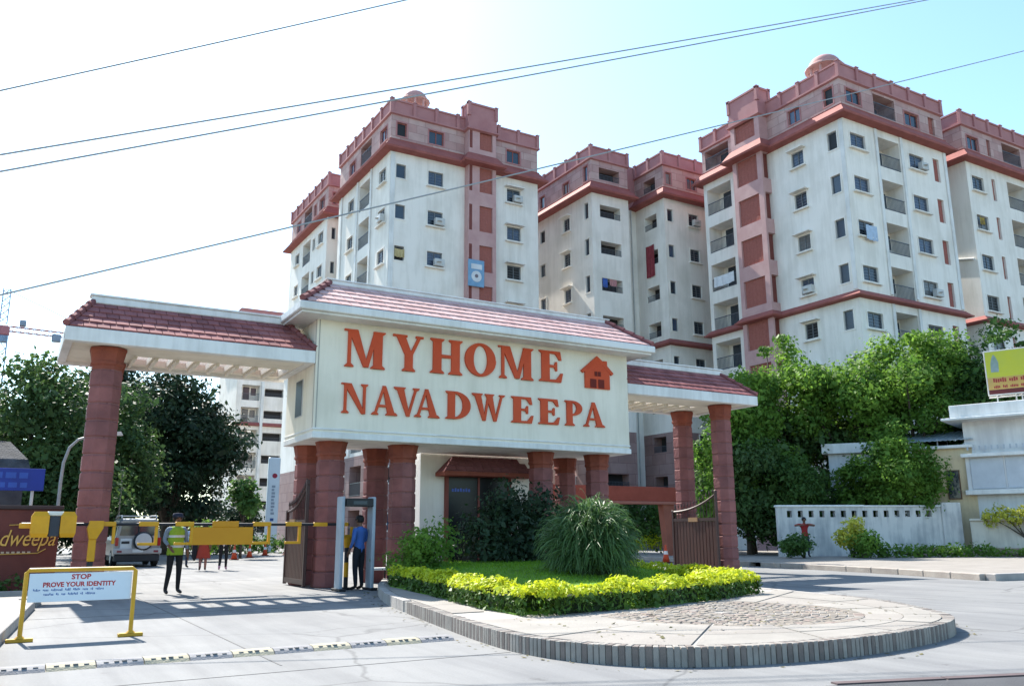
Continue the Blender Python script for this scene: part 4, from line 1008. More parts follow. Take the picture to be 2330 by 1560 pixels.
tree('small_tree', 'rounded small tree leaning over the slotted white boundary wall', (37.2, 27.4, 0.15),
     scatter_clumps((37.55, 26.75, 3.8), (1.75, 1.75, 1.7), 34, .3, .8, 31, -.9) + scatter_clumps((37.3, 26.9, 5.6), (.6, .6, 1.1), 12, .25, .55, 32) + scatter_clumps((36.0, 27.9, 3.6), (1.0, 1.0, 1.4), 18, .3, .65, 33, -.9) + scatter_clumps((38.25, 26.25, 3.0), (.75, .75, 1.0), 10, .3, .5, 34, -.9), 200, .15, LEAF_BRIGHT, .12, None)
tree('small_tree', 'loose small tree at the left end of the slotted boundary wall', (33.8, 29.9, 0.15), scatter_clumps((33.8, 29.7, 3.0), (1.4, 1.4, 1.8), 28, .3, .75, 36, -.9), 190, .15, LEAF_MID, .1, None)
GL = 'trees inside the compound on the left'
tree('dense_tree', 'big rounded tree at the far left behind the red name wall', (1.2, 43, 0), scatter_clumps((1.1, 42.6, 5.2), (3.2, 3.2, 4.2), 56, .5, 1.4, 41, -.9), 90, .21, LEAF_SOFT, .3, GL)
tree('dense_tree', 'mid green tree just right of the left gate column', (4.6, 49, 0), scatter_clumps((4.3, 48.5, 5.0), (2.1, 2.4, 4.6), 46, .45, 1.2, 43, -.9), 100, .20, LEAF_SOFT, .28, GL)
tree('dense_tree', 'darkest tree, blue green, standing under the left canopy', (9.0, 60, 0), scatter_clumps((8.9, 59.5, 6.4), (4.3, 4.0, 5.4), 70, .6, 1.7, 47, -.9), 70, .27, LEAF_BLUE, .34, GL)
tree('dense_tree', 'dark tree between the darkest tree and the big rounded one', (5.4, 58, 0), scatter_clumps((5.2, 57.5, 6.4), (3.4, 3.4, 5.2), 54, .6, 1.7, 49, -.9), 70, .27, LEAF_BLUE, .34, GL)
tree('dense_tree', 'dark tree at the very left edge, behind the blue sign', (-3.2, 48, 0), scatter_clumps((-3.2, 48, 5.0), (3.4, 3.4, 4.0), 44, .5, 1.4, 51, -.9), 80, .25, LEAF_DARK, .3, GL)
tree('young_tree', 'light green young tree with drooping sprays beside the tall white pylon', (11.0, 47.5, 0), scatter_clumps((10.9, 47.3, 2.9), (.9, .9, 1.3), 12, .35, .6, 53), 200, .20, LEAF_MID, .07, None)

def bush(name, label, c, clumps, per, size, lm, cat='bush', group=None, fill=.3):
    t = thing(name, label, cat, c, group)
    b = MB()
    for cl in clumps[:6]: b.tube([(c[0], c[1], c[2] - .03), ((c[0] + cl[0]) / 2, (c[1] + cl[1]) / 2, c[2] + (cl[2] - c[2]) * .55), cl[:3]], [.035, .022, .008], 5)
    link('stems', b.mesh('stems', BARK), t)
    V, F = leaf_clumps(clumps, per, size, fill)
    V[:, 2] = np.maximum(V[:, 2], c[2] + .01)
    link('foliage', raw_mesh('foliage', V, F, lm), t); return t
bush('creeper_column', 'tall climbing plant seen between the two right hand columns', (24.0, 25.7, 0), [(24.0, 25.7, 1.2, .55, .55, 1.2), (24.0, 25.6, 3.0, .6, .6, 1.2), (24.3, 25.4, 4.9, .45, .45, .7), (23.8, 25.8, 4.3, .5, .5, .6)], 420, .15, LEAF_BRIGHT, 'climbing plant')
bush('grove_bush', 'green bush under the red lane beam', (29.3, 37.4, 0), scatter_clumps((29.4, 37.4, 1.7), (3.4, 1.0, 1.3), 26, .4, .8, 61, -.9), 130, .18, LEAF_MID)
bush('clipped_edge', 'low yellow topped edging beyond the exit lane', (28.5, 36, 0), [(26.2 + .5 * k, 36, .72, .38, .3, .4) for k in range(11)], 260, .10, LEAF_GOLD, 'hedge')
bush('roadside_bush', 'small pale green bush behind the orange barrier board', (8.3, 43.5, 0), scatter_clumps((8.3, 43.5, 1.1), (.8, .8, .7), 7, .4, .6, 63), 220, .16, LEAF_BRIGHT)
bush('verge_bush', 'low green strip of planting behind the traffic cones', (12.5, 57, 0), [(10.5 + .8 * k, 57 + .2 * k, .6, .7, .5, .55) for k in range(9)], 120, .2, LEAF_MID)
bush('wall_bush', 'green bush at the foot of the red name wall', (.3, 21.2, 0), [(-2.6 + .42 * k, 21.4, .22, .3, .25, .24) for k in range(9)], 240, .10, LEAF_DARK)
GS = 'shrubs along the boundary wall'
bush('wall_shrub', 'dark green shrub in front of the man in the red shirt', (30.2, 26.5, .15), scatter_clumps((29.6, 26.2, .6), (.9, .6, .35), 9, .3, .45, 65), 300, .13, LEAF_MID, 'shrub', GS)
bush('wall_shrub', 'yellow leaved shrub right of the man in the red shirt', (31.9, 25.3, .15), scatter_clumps((31.9, 25.3, 1.1), (.45, .45, .8), 8, .3, .45, 67), 330, .13, LEAF_YEL, 'shrub', GS)
bush('wall_shrub', 'green shrub at the foot of the yellow leaved one', (31.6, 24.6, .15), scatter_clumps((31.8, 24.6, .6), (1.0, .7, .4), 8, .3, .5, 69), 300, .13, LEAF_BRIGHT, 'shrub', GS)
bush('ground_planting', 'low green planting along the foot of the grey wall', (34.6, 23.6, .15), [(32.6 + .48 * k, 24.6 - .24 * k, .42, .42, .4, .28) for k in range(10)], 300, .13, LEAF_BRIGHT, 'planting')
bush('planter_shrub', 'yellow leafed plants on the ledge of the white house', (39.6, 22.2, 1.0), [(39.0 + .17 * k, 23.35 - .46 * k, 1.85 + .16 * (k % 2), .36, .34, .36) for k in range(7)], 420, .13, LEAF_YEL, 'shrub')
bush('planter_grass', 'green weeds before the white house at the right edge', (38.0, 21.3, .15), [(37.6 + .22 * k, 22.4 - .5 * k, .32, .3, .3, .25) for k in range(6)], 300, .12, LEAF_BRIGHT, 'weeds')

# clipped hedge round the lawn
def hedge_run(P, hw, h, dens, size):
    Vs, Ft, N_, top = [], [], [], []
    for (x1, y1), (x2, y2) in zip(P, P[1:]):
        Ls = math.dist((x1, y1), (x2, y2)); d = np.array([(x2 - x1) / Ls, (y2 - y1) / Ls]); nv = np.array([-d[1], d[0]])
        n = int(Ls * (2 * h + 2 * hw) * dens)
        s_ = RNG.uniform(-.24, Ls + .24, n); q = RNG.uniform(0, 2 * h + 2 * hw, n)
        z = np.where(q < h, q, np.where(q < h + 2 * hw, h, 2 * h + 2 * hw - q)); o_ = np.where(q < h, hw, np.where(q < h + 2 * hw, h + hw - q, -hw))
        wave = .055 * np.sin(s_ * 4.3 + x1 * 2) + .035 * np.sin(s_ * 9.3 + y1)
        o_ = o_ * (1 + .12 * np.sin(s_ * 4.3)) + RNG.normal(0, .022, n); zz = np.where(z > h - .001, h + wave, z * (1 + wave / h)) + RNG.normal(0, .022, n)
        # rounded shoulders
        zz = zz - .05 * np.clip((np.abs(o_) / hw - .6) / .4, 0, 1) * (z > h * .8)
        Pn = np.stack([x1 + d[0] * s_ + nv[0] * o_, y1 + d[1] * s_ + nv[1] * o_, IZ + np.maximum(zz, .02)], 1)
        nn_ = np.stack([nv[0] * o_ / hw, nv[1] * o_ / hw, (z > h - .001) * 1.2 + .25], 1)
        Vs.append(Pn); N_.append(nn_); top.append(zz > h * .72)
    return np.concatenate(Vs), np.concatenate(N_), np.concatenate(top)
HL = [(7.55, 17.6), (7.1, 14.6), (6.6, 12.0), (6.52, 10.5)]
HF = [(6.52, 10.5), (8.4, 10.78), (10.2, 11.25), (11.75, 11.85)]
HR = [(11.75, 11.85), (12.6, 14), (13.6, 17.6)]
hg = thing('clipped_hedge', 'low clipped hedge with golden yellow tops bending round the lawn of the island', 'hedge', (9, 12, IZ))
allP = []
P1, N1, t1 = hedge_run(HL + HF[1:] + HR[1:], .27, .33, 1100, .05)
V, F = leaf_quads(P1[~t1], N1[~t1], .062, .6); link('side_foliage', raw_mesh('side_foliage', V, F, LEAF_HEDGE), hg)  # green side leaves, colour darkened further for the shaded sides
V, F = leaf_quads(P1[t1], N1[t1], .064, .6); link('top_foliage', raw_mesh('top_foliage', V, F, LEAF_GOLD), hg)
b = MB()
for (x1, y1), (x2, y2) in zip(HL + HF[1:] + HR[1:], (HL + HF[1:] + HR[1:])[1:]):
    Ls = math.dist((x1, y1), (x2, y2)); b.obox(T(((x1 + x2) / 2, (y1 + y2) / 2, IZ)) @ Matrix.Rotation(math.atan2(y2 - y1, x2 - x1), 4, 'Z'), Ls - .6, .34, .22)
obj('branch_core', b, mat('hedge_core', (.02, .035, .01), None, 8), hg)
bush('lawn_bush', 'dark green bush at the far left end of the clipped hedge', (8.4, 18.3, IZ), scatter_clumps((8.4, 18.3, .75), (.8, .75, .6), 12, .3, .45, 71), 500, .085, LEAF_BRIGHT)
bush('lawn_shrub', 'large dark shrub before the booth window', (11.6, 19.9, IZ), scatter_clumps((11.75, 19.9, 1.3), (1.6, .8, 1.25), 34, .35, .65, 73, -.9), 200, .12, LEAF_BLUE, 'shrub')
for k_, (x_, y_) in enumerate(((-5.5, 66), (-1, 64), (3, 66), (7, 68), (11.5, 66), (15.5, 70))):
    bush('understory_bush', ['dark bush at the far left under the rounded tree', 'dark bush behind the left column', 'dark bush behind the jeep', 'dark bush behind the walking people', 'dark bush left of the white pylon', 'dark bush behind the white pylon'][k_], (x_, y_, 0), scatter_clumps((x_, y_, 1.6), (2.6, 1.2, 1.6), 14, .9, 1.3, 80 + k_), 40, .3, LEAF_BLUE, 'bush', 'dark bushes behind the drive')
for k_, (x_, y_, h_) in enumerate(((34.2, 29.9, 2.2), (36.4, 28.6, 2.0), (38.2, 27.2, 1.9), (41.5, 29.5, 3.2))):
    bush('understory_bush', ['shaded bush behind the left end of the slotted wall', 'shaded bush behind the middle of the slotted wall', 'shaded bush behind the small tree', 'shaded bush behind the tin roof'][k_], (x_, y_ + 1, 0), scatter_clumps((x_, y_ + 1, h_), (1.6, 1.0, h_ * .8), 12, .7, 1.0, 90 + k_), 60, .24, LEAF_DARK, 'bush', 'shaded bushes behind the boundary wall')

# fountain grass: arching blades falling from the middle
fg = thing('fountain_grass', 'rounded fountain like ornamental grass clump on the lawn', 'ornamental grass', (10.75, 15.1, IZ))
def arching(c, n, H, Rr, seed):
    rng = np.random.default_rng(seed); Vs = []; Fs = []; o = 0; K = 8
    for i in range(n):
        a = rng.uniform(0, 2 * math.pi); el = math.asin(rng.uniform(-.62, 1.0)); q = rng.uniform(.42, 1.08) * (1 + .08 * math.sin(3 * a + 1) + .06 * math.sin(7 * a + el * 4))
        zc = H * .40; e = np.array([math.cos(a) * math.cos(el) * Rr * q, math.sin(a) * math.cos(el) * Rr * q, max(.04, zc + math.sin(el) * (H - zc) * q)])
        b0 = np.array([rng.normal() * .22, rng.normal() * .22, rng.uniform(.1, 1.0)]); up_ = np.array([e[0] * rng.uniform(.35, .95) + rng.normal() * .12, e[1] * rng.uniform(.35, .95) + rng.normal() * .12, max(b0[2], e[2]) + rng.uniform(-.05, .42)])
        w = rng.uniform(.007, .021); tw = rng.normal() * 1.1; side = np.array([-math.sin(a + tw), math.cos(a + tw), .5 * rng.normal()])
        for k in range(K):
            t = k / (K - 1); p = b0 * (1 - t) ** 2 + 2 * up_ * t * (1 - t) + e * t * t; p = np.array(c) + p + np.array([.04 * math.sin(6 * t + i), .04 * math.cos(5 * t + i), -.10 * t ** 4]); p[2] = max(p[2], c[2] + .02)
            ww = w * (1 - t) ** .5 + .0015; Vs += [p - side * ww, p + side * ww]
            if k: Fs.append((o + 2 * k - 2, o + 2 * k - 1, o + 2 * k + 1, o + 2 * k))
        o += 2 * K
    return np.array(Vs), np.array(Fs)
V, F = arching((10.75, 15.1, IZ + .20), 7000, 1.62, 1.14, 5); link('grass_blades', raw_mesh('grass_blades', V, F, mat('fountain_blade', (.15, .25, .085), (.045, .095, .03), 2.6, rough=.45, trans=.3, detail=8)), fg)
b = MB(); b.lathe((10.75, 15.1, IZ + .1), [(.35, 0), (.5, .4), (.2, .9)], 8); obj('grass_crown', b, mat('grass_core', (.03, .045, .015), None, 6), fg)

# ------------------------------------------------------------------ right hand side: wall, houses, billboard
BWALL = stained('boundary_paint', (.60, .58, .55), (.36, .36, .36), .9)
bw = thing('boundary_wall', 'grey white boundary wall with a row of slots under its coping', 'boundary wall', (35, 26.7, .15))
pa, pb_ = Vector((31.0, 28.6, .15)), Vector((38.95, 24.75, .15)); d = (pb_ - pa); Lw = d.length; aw = math.atan2(d.y, d.x); WMx = T(pa) @ Matrix.Rotation(aw, 4, 'Z')
b = MB(); hb = [(.45 + .52 * k, .69 + .52 * k, 1.76, 2.06, .3) for k in range(15)]
hb = [h for h in hb if h[1] < Lw - 1.2]
us = sorted(set([0, Lw] + [v for h in hb for v in h[:2]]))
for ua, ub in zip(us, us[1:]):
    if any(h[0] < (ua + ub) / 2 < h[1] for h in hb): b.box(ua, ub, 0, .24, -.1, 1.76); b.box(ua, ub, .001, .239, 2.06, 2.22)
    else: b.box(ua, ub, 0, .24, -.1, 2.22)
obj('wall_body', b, BWALL, bw, WMx)
b = MB(); b.bbox(-.05, 4.2, -.06, .30, 2.22, 2.32, .02); b.bbox(4.2, Lw, -.05, .29, 2.22, 2.30, .02); obj('coping', b, FASCIA, bw, WMx)
b = MB(); b.bbox(Lw - .9, Lw + .05, -.10, .34, -.1, 2.42, .02); obj('end_pier', b, BWALL, bw, WMx)
# white house at the right edge
HP = Vector((39.7, 24.65, .15)); ha = math.atan2(-.94, .35); HM = T(HP) @ Matrix.Rotation(ha, 4, 'Z')     # local x along its street face, local +y away from the viewer
hs = thing('white_house', 'white two storey house with broad flat roof edge at the right border', 'house', HP, rz=0)
HW = stained('house_white', (.72, .71, .70), (.56, .55, .55), .7)
b = MB(); b.box(0, 8, .4, 7, 0, 6.3); b.box(.0, 8, .15, .4, 3.0, 4.55); obj('wall', b, HW, hs, HM)
b = MB(); b.bbox(-.7, 8.6, -.75, 7.4, 6.3, 6.42, .02); b.bbox(-.35, 8.6, -.4, 7.2, 6.42, 7.05, .02); obj('roof_slab', b, FASCIA, hs, HM)
b = MB(); b.bbox(-.12, 8, -.2, .4, 4.55, 4.72, .015); b.bbox(-.1, 8, -.1, .2, 2.78, 3.0, .015); obj('ledge', b, FASCIA, hs, HM)
b = MB()
for k in range(30): b.box(.12 + .26 * k, .20 + .26 * k, .145, .15, 4.9, 5.1)
obj('vent_row', b, mat('vent_grey', (.5, .52, .55), None, 2), hs, HM)['kind'] = 'stuff'
b = MB()
for k in range(5): b.bbox(.2 + 1.5 * k, 1.62 + 1.5 * k, .10, .149, 3.05, 4.5, .015)
obj('shutter', b, mat('shutter_grey', (.55, .57, .6), (.46, .48, .51), 1.5), hs, HM)
b = MB(); b.bbox(.1, 8, -.9, -.6, -.1, 1.55, .02); b.bbox(.1, 8, -1.0, -.5, 1.55, 1.66, .02); obj('front_wall', b, stained('plinth_paint', (.66, .60, .50), (.48, .43, .36), .8), hs, HM)
b = MB(); b.bbox(-1.8, 8, -2.2, -1.9, -.1, .36, .02); obj('planting_kerb', b, mat('planter_brown', (.34, .24, .18), (.24, .17, .13), 2), hs, HM)
# billboard on its roof
bl = thing('billboard', 'yellow and orange billboard with a dark red strip standing on the white house roof', 'billboard', (40.6, 23.6, 7.2))
BM = T((40.25, 24.5, 7.2)) @ Matrix.Rotation(ha, 4, 'Z')
b = MB(); b.bbox(.95, 5.4, .0, .10, .42, 2.62, .015); obj('backing', b, FRAME, bl, BM)
b = MB(); b.box(1.01, 5.34, -.006, 0, 1.30, 2.56); obj('yellow_field', b, mat('print_yellow', (.52, .50, .03), (.46, .48, .06), .8, rough=.4), bl, BM)
b = MB(); b.box(1.01, 5.34, -.006, 0, .70, 1.295); obj('orange_field', b, mat('print_orange', (.52, .33, .08), (.46, .30, .10), .8, rough=.4), bl, BM)
b = MB(); b.box(1.01, 5.34, -.006, 0, .48, .695); obj('dark_strip', b, mat('print_maroon', (.12, .02, .02), None, 2, rough=.4), bl, BM)
b = MB()
b.prism([(.78, 1.55), (1.12, 1.55), (1.14, 2.0), (1.05, 2.28), (.96, 2.42), (.88, 2.28), (.80, 2.0)], lambda u, v, dd: (u + .42, -.006 - dd, v), 0, .004); obj('spire_picture', b, mat('print_grey', (.30, .36, .38), (.2, .28, .22), 3), bl, BM)
b = MB()
for r_, (z, h, n, w) in enumerate([(1.04, .22, 5, .30), (.76, .14, 8, .22)]):
    x = 1.25
    for k in range(n):
        nl = random.randint(3, 6)
        for q in range(nl): lw = w * .32; b.box(x, x + lw * .75, -.012, -.0065, z + (0 if q % 3 else h * .1), z + h * random.uniform(.7, 1.05)); x += lw
        x += .10
obj('lettering', b, mat('print_red', (.35, .05, .05), None, 2), bl, BM)['kind'] = 'stuff'
b = MB()
for x in (1.3, 2.1, 2.35, 3.6, 4.9): b.tube([(x, .2, -.15), (x, .2, .5)], .035, 6)
b.tube([(.95, .2, .36), (5.4, .2, .36)], .035, 6); obj('stand', b, FRAME, bl, BM)
# cream house behind the small tree
ch = thing('cream_house', 'cream house wall with a narrow dark window between the small tree and the white house', 'house', (40.2, 26, .15))
CM = T((38.95, 26.6, .15)) @ Matrix.Rotation(ha + .05, 4, 'Z')
b = MB(); b.box(-.2, 2.4, .3, 4.5, 0, 5.05); obj('wall', b, stained('cream_house_paint', (.70, .56, .36), (.54, .42, .27), .8), ch, CM)
b = MB(); b.bbox(-.5, 2.5, .05, 4.7, 5.05, 5.2, .02); obj('roof_slab', b, FASCIA, ch, CM)
b = MB(); b.box(1.15, 1.75, .26, .3, 2.6, 4.0); wf = obj('window', b, mat('wood_brown', (.14, .08, .05), None, 3), ch, CM)
b = MB(); b.box(1.2, 1.7, .25, .26, 2.65, 3.95); obj('pane', b, GLASS, wf, CM)
tr_ = thing('tin_roof', 'pale blue grey corrugated tin roof on the cream house', 'tin roof', (40.6, 26.4, 5.5))
b = MB(); nx = 34; vs = []
for j in range(2):
    for i in range(nx + 1): vs.append((-1.5 + 4.0 * i / nx, .1 + 3.4 * j, 5.45 + .75 * j + .03 * (i % 2)))
for j in range(2):
    for i in range(nx + 1): vs.append((-1.5 + 4.0 * i / nx, .1 + 3.4 * j, 5.43 + .75 * j + .03 * (i % 2)))
N1_ = nx + 1
b.add(vs, [(i, i + 1, N1_ + i + 1, N1_ + i) for i in range(nx)] + [(2 * N1_ + i, 3 * N1_ + i, 3 * N1_ + i + 1, 2 * N1_ + i + 1) for i in range(nx)] + [(i, 2 * N1_ + i, 2 * N1_ + i + 1, i + 1) for i in range(nx)])
obj('sheet', b, mat('tin', (.42, .50, .56), (.32, .38, .44), 1.2, rough=.4, metallic=.3), tr_, CM)
b = MB()
for x in (-.6, .9, 2.3):
    for y in (.4, 3.1): b.tube([(x, y, 5.15), (x, y, 5.46 + .22 * y)], .03, 6)
obj('post', b, FRAME, tr_, CM)
lh = thing('low_house', 'low house with a white roof slab behind the small tree', 'house', (39.5, 30.5, 0))
LM = T((36.75, 30.2, 0)) @ Matrix.Rotation(-.93, 4, 'Z')
b = MB(); b.box(0, 2.4, .3, 2.2, 0, 5.2); obj('wall', b, HW, lh, LM)
b = MB(); b.bbox(-.3, 2.7, 0, 2.4, 5.2, 5.72, .02); obj('roof_slab', b, FASCIA, lh, LM)
# ------------------------------------------------------------------ left hand side
def text(name, txt, size, M, mt, parent, ext=.004, shear=0.0, sx=1.0, label=None, align='LEFT'):
    c = bpy.data.curves.new(name, 'FONT'); c.body = txt; c.size = size; c.extrude = ext; c.shear = shear; c.align_x = align; c.offset = .0 if size > .2 else .0028; c.resolution_u = 3
    c.materials.append(mt)
    tmp = bpy.data.objects.new('text_source', c); COL.objects.link(tmp); bpy.context.view_layer.update()
    me = bpy.data.meshes.new_from_object(tmp.evaluated_get(bpy.context.evaluated_depsgraph_get())); bpy.data.objects.remove(tmp); bpy.data.curves.remove(c)
    return link(name, me, parent, M @ Matrix.Rotation(math.pi / 2, 4, 'X') @ Matrix.Diagonal((sx, 1, 1, 1)), label)
YEL = mat('barrier_yellow', (.66, .33, .012), (.55, .26, .01), 3, rough=.5)
YELD = mat('plate_amber', (.60, .26, .008), (.54, .22, .006), 1.0, rough=.5)
BLK_ = mat('boom_black', (.02, .02, .024), None, 3, rough=.5)
nw = thing('name_wall', 'dark red wall with gold script lettering left of the gate column', 'wall', (-2, 22, 0))
b = MB(); b.bbox(-6, 1.08, 21.95, 22.3, -.05, 1.84, .015); obj('wall_body', b, mat('wall_maroon', (.15, .045, .036), (.105, .032, .027), 1.5), nw)
b = MB(); b.bbox(-6.05, 1.13, 21.9, 22.35, 1.84, 1.93, .015); obj('coping', b, mat('coping_dark', (.06, .04, .04), None, 2), nw)
GOLD = mat('gold_letter', (.62, .36, .08), None, 4, rough=.4, metallic=.2)
text('script_lettering', 'Navadweepa', .50, T((-.80, 21.93, 1.06)), GOLD, nw, .012, .35, .70)
b = MB()
for q in range(13): b.box(-.7 + .1 * q, -.64 + .1 * q, 21.94, 21.95, .90, .94)
obj('small_lettering', b, mat('gold_pale', (.5, .38, .28), None, 4), nw)
b = MB(); b.tube([(-1.3, 21.92, .93), (-.2, 21.92, .88), (.7, 21.92, .90), (.85, 21.92, .99)], .012, 5); b.tube([(.1, 21.92, 1.5), (.45, 21.92, 1.52), (.62, 21.92, 1.42)], .012, 5); obj('flourish', b, GOLD, nw)
b = MB(); b.bbox(-6, 1.3, 21.0, 21.12, -.02, .16, .01); obj('bed_kerb', b, KSTONE, nw)
bs = thing('blue_sign', 'blue sign board with two rows of pale patches above the red name wall', 'sign', (0, 26, 0))
b = MB(); b.bbox(-3.2, .80, 25.96, 26.02, 2.42, 3.0, .01); obj('board', b, mat('sign_blue', (.012, .035, .28), None, 2, rough=.4), bs)
b = MB(); 
for row, (z, h) in enumerate(((2.74, .15), (2.50, .13))):
    x = -3.0
    for k in range(12):
        w = .16 + .12 * ((k * 7 + row * 3) % 4) / 3
        if x + w > .72: break
        b.box(x, x + w, 25.954, 25.96, z, z + h); x += w + .07
obj('lettering', b, mat('sign_pale_blue', (.03, .09, .42), None, 2, rough=.4), bs)
b = MB(); b.tube([(-2.6, 26.06, 0), (-2.6, 26.06, 2.95)], .04, 6); b.tube([(.55, 26.06, 0), (.55, 26.06, 2.95)], .04, 6); obj('post', b, FRAME, bs)
hut = thing('tarp_hut', 'grey hut roof rising above the blue sign at the left edge', 'hut', (-1.2, 29, 0))
b = MB(); b.loft([[(-3.2, 28, 0), (.35, 28, 0), (.35, 31, 0), (-3.2, 31, 0)], [(-3.2, 28, 2.9), (.35, 28, 2.9), (.35, 31, 2.9), (-3.2, 31, 2.9)]]); obj('wall', b, mat('hut_wall', (.08, .08, .085), (.04, .04, .045), 2), hut)
b = MB(); b.loft([[(-3.5, 27.8, 2.9), (.55, 27.8, 2.9), (.55, 31.2, 2.9), (-3.5, 31.2, 2.9)], [(-3.4, 28.2, 3.4), (.4, 28.2, 3.4), (.4, 30.8, 3.4), (-3.4, 30.8, 3.4)], [(-3, 28.9, 4.1), (-.1, 28.9, 3.95), (-.1, 30.1, 3.95), (-3, 30.1, 4.1)]]); obj('roof', b, mat('hut_thatch', (.07, .072, .078), (.025, .027, .03), 3, bump=.8), hut)
sl = thing('curved_lamp_post', 'thin grey lamp post curving over to the right behind the left column', 'lamp post', (1.14, 25, 0))
b = MB(); pts = [(1.14, 25, 0), (1.14, 25, 2.6), (1.16, 25, 3.1), (1.26, 25, 3.5), (1.45, 25, 3.72), (1.8, 25, 3.86), (2.1, 25, 3.9)]; b.tube(pts, [.05, .04, .038, .036, .034, .03, .03], 8); obj('pole', b, mat('pole_grey', (.3, .31, .32), None, 2, rough=.5), sl)
b = MB(); b.loft([[(2.05, 24.93, 3.86), (2.5, 24.9, 3.88), (2.5, 25.1, 3.88), (2.05, 25.07, 3.86)], [(2.05, 24.95, 3.94), (2.45, 24.93, 3.98), (2.45, 25.07, 3.98), (2.05, 25.05, 3.94)]]); obj('lamp_head', b, FRAME, sl)
pl = thing('thin_pole', 'thin pale pole standing behind the parked jeep', 'pole', (4.35, 42, 0))
b = MB(); b.tube([(4.35, 42, 0), (4.33, 42, 4.0)], [.05, .035], 7); b.lathe((4.33, 42, 4.0), [(.05, 0), (.05, .08), (.01, .12)], 8); obj('shaft', b, BARKL, pl)

# ------------------------------------------------------------------ barrier
bar = thing('boom_barrier', 'yellow and black boom barrier with hanging frames and a big amber plate across the drive', 'barrier', (1.58, 20, 0))
X = lambda px: 1.49 + (px - 200) * .00951
b = MB(); b.bbox(1.46, 1.74, 19.86, 20.14, 0, .06, .01); b.bbox(1.55, 1.66, 19.93, 20.07, .06, .75, .01); obj('post_base', b, BLK_, bar)
b = MB(); b.bbox(1.54, 1.68, 19.92, 20.08, .75, 1.2, .015); b.loft([[(1.54, 19.9, 1.2), (1.68, 19.9, 1.2), (1.68, 20.1, 1.2), (1.54, 20.1, 1.2)], [(1.49, 19.88, 1.42), (1.79, 19.88, 1.42), (1.79, 20.12, 1.42), (1.49, 20.12, 1.42)], [(1.53, 19.88, 1.57), (1.79, 19.88, 1.57), (1.79, 20.12, 1.57), (1.53, 20.12, 1.57)]]); obj('post_head', b, YEL, bar)
b = MB(); b.tube([(.3, 20, 1.50), (7.15, 20, 1.50)], .032, 8); obj('boom', b, BLK_, bar)
b = MB()
for x0, x1 in ((.46, .78), (.98, 1.27)):
    b.loft([[(x0 + .03, 19.78, 1.24), (x1 - .03, 19.78, 1.24), (x1 - .03, 20.2, 1.24), (x0 + .03, 20.2, 1.24)], [(x0, 19.75, 1.32), (x1, 19.75, 1.32), (x1, 20.23, 1.32), (x0, 20.23, 1.32)], [(x0, 19.75, 1.66), (x1, 19.75, 1.66), (x1, 20.23, 1.66), (x0, 20.23, 1.66)], [(x0 + .05, 19.8, 1.75), (x1 - .05, 19.8, 1.75), (x1 - .05, 20.18, 1.75), (x0 + .05, 20.18, 1.75)]])
b.bbox(.26, .48, 19.86, 20.1, 1.42, 1.52, .012)
obj('counterweight', b, YEL, bar)
b = MB(); b.bbox(.78, .98, 19.8, 20.18, 1.26, 1.66, .012); obj('motor_box', b, mat('motor_dark', (.03, .035, .05), None, 2, rough=.4), bar)
b = MB(); b.bbox(.72, 1.04, 19.79, 20.2, 1.665, 1.755, .02); obj('motor_cap', b, mat('cap_pale', (.7, .68, .6), None, 2, rough=.4), bar)
def frame(px0, px1, closed=True, zl=1.06):
    x0, x1 = X(px0), X(px1); b = MB(); y0, y1 = 19.955, 20.045
    b.bbox(x0, x1, y0 - .02, y1 + .02, 1.46, 1.555, .01)
    b.bbox(x1 - .06, x1, y0, y1, zl, 1.46, .008)
    if closed: b.bbox(x0, x1 - .06, y0, y1, zl, zl + .06, .008)
    obj('hanging_frame', b, YEL, bar)
frame(224, 257, False, 1.1); frame(304, 345); frame(381, 421); frame(556, 598); frame(634, 672); 
b = MB()
for p0, p1 in ((703, 738), (764, 792)): b.bbox(X(p0), X(p1), 19.95, 20.05, 1.455, 1.545, .01)
obj('boom_sleeve', b, YEL, bar)
b = MB(); b.bbox(X(420), X(556), 19.95, 19.985, 1.06, 1.44, .008); b.bbox(X(462), X(522), 19.949, 19.984, 1.44, 1.57, .008); obj('plate', b, YELD, bar)
b = MB(); b.tube([(X(410), 20.02, 1.38), (X(565), 20.02, 1.38)], .02, 6); b.tube([(X(410), 20.02, 1.12), (X(565), 20.02, 1.12)], .02, 6); obj('plate_rail', b, BLK_, bar)
rs = thing('barrier_rest', 'yellow and black banded post with a fork at the free end of the boom', 'barrier post', (7.08, 19.9, 0))
b = MB(); b.bbox(6.94, 7.22, 19.78, 20.02, 0, .05, .01); b.lathe((7.08, 19.9, .05), [(.055, 0), (.055, .24)], 10); obj('post_foot', b, BLK_, rs)
b = MB(); b.lathe((7.08, 19.9, .62), [(.055, 0), (.055, .34)], 10); obj('dark_band', b, BLK_, rs)
b = MB(); b.lathe((7.08, 19.9, .29), [(.057, 0), (.057, .33)], 10); obj('yellow_band', b, YEL, rs)
b = MB(); b.lathe((7.08, 19.9, .96), [(.057, 0), (.10, .14), (.11, .22)], 10); b.bbox(6.96, 7.2, 19.84, 19.96, 1.18, 1.26, .01); b.bbox(6.96, 7.0, 19.85, 19.95, 1.26, 1.44, .006); b.bbox(7.16, 7.2, 19.85, 19.95, 1.26, 1.44, .006); obj('fork', b, YEL, rs)
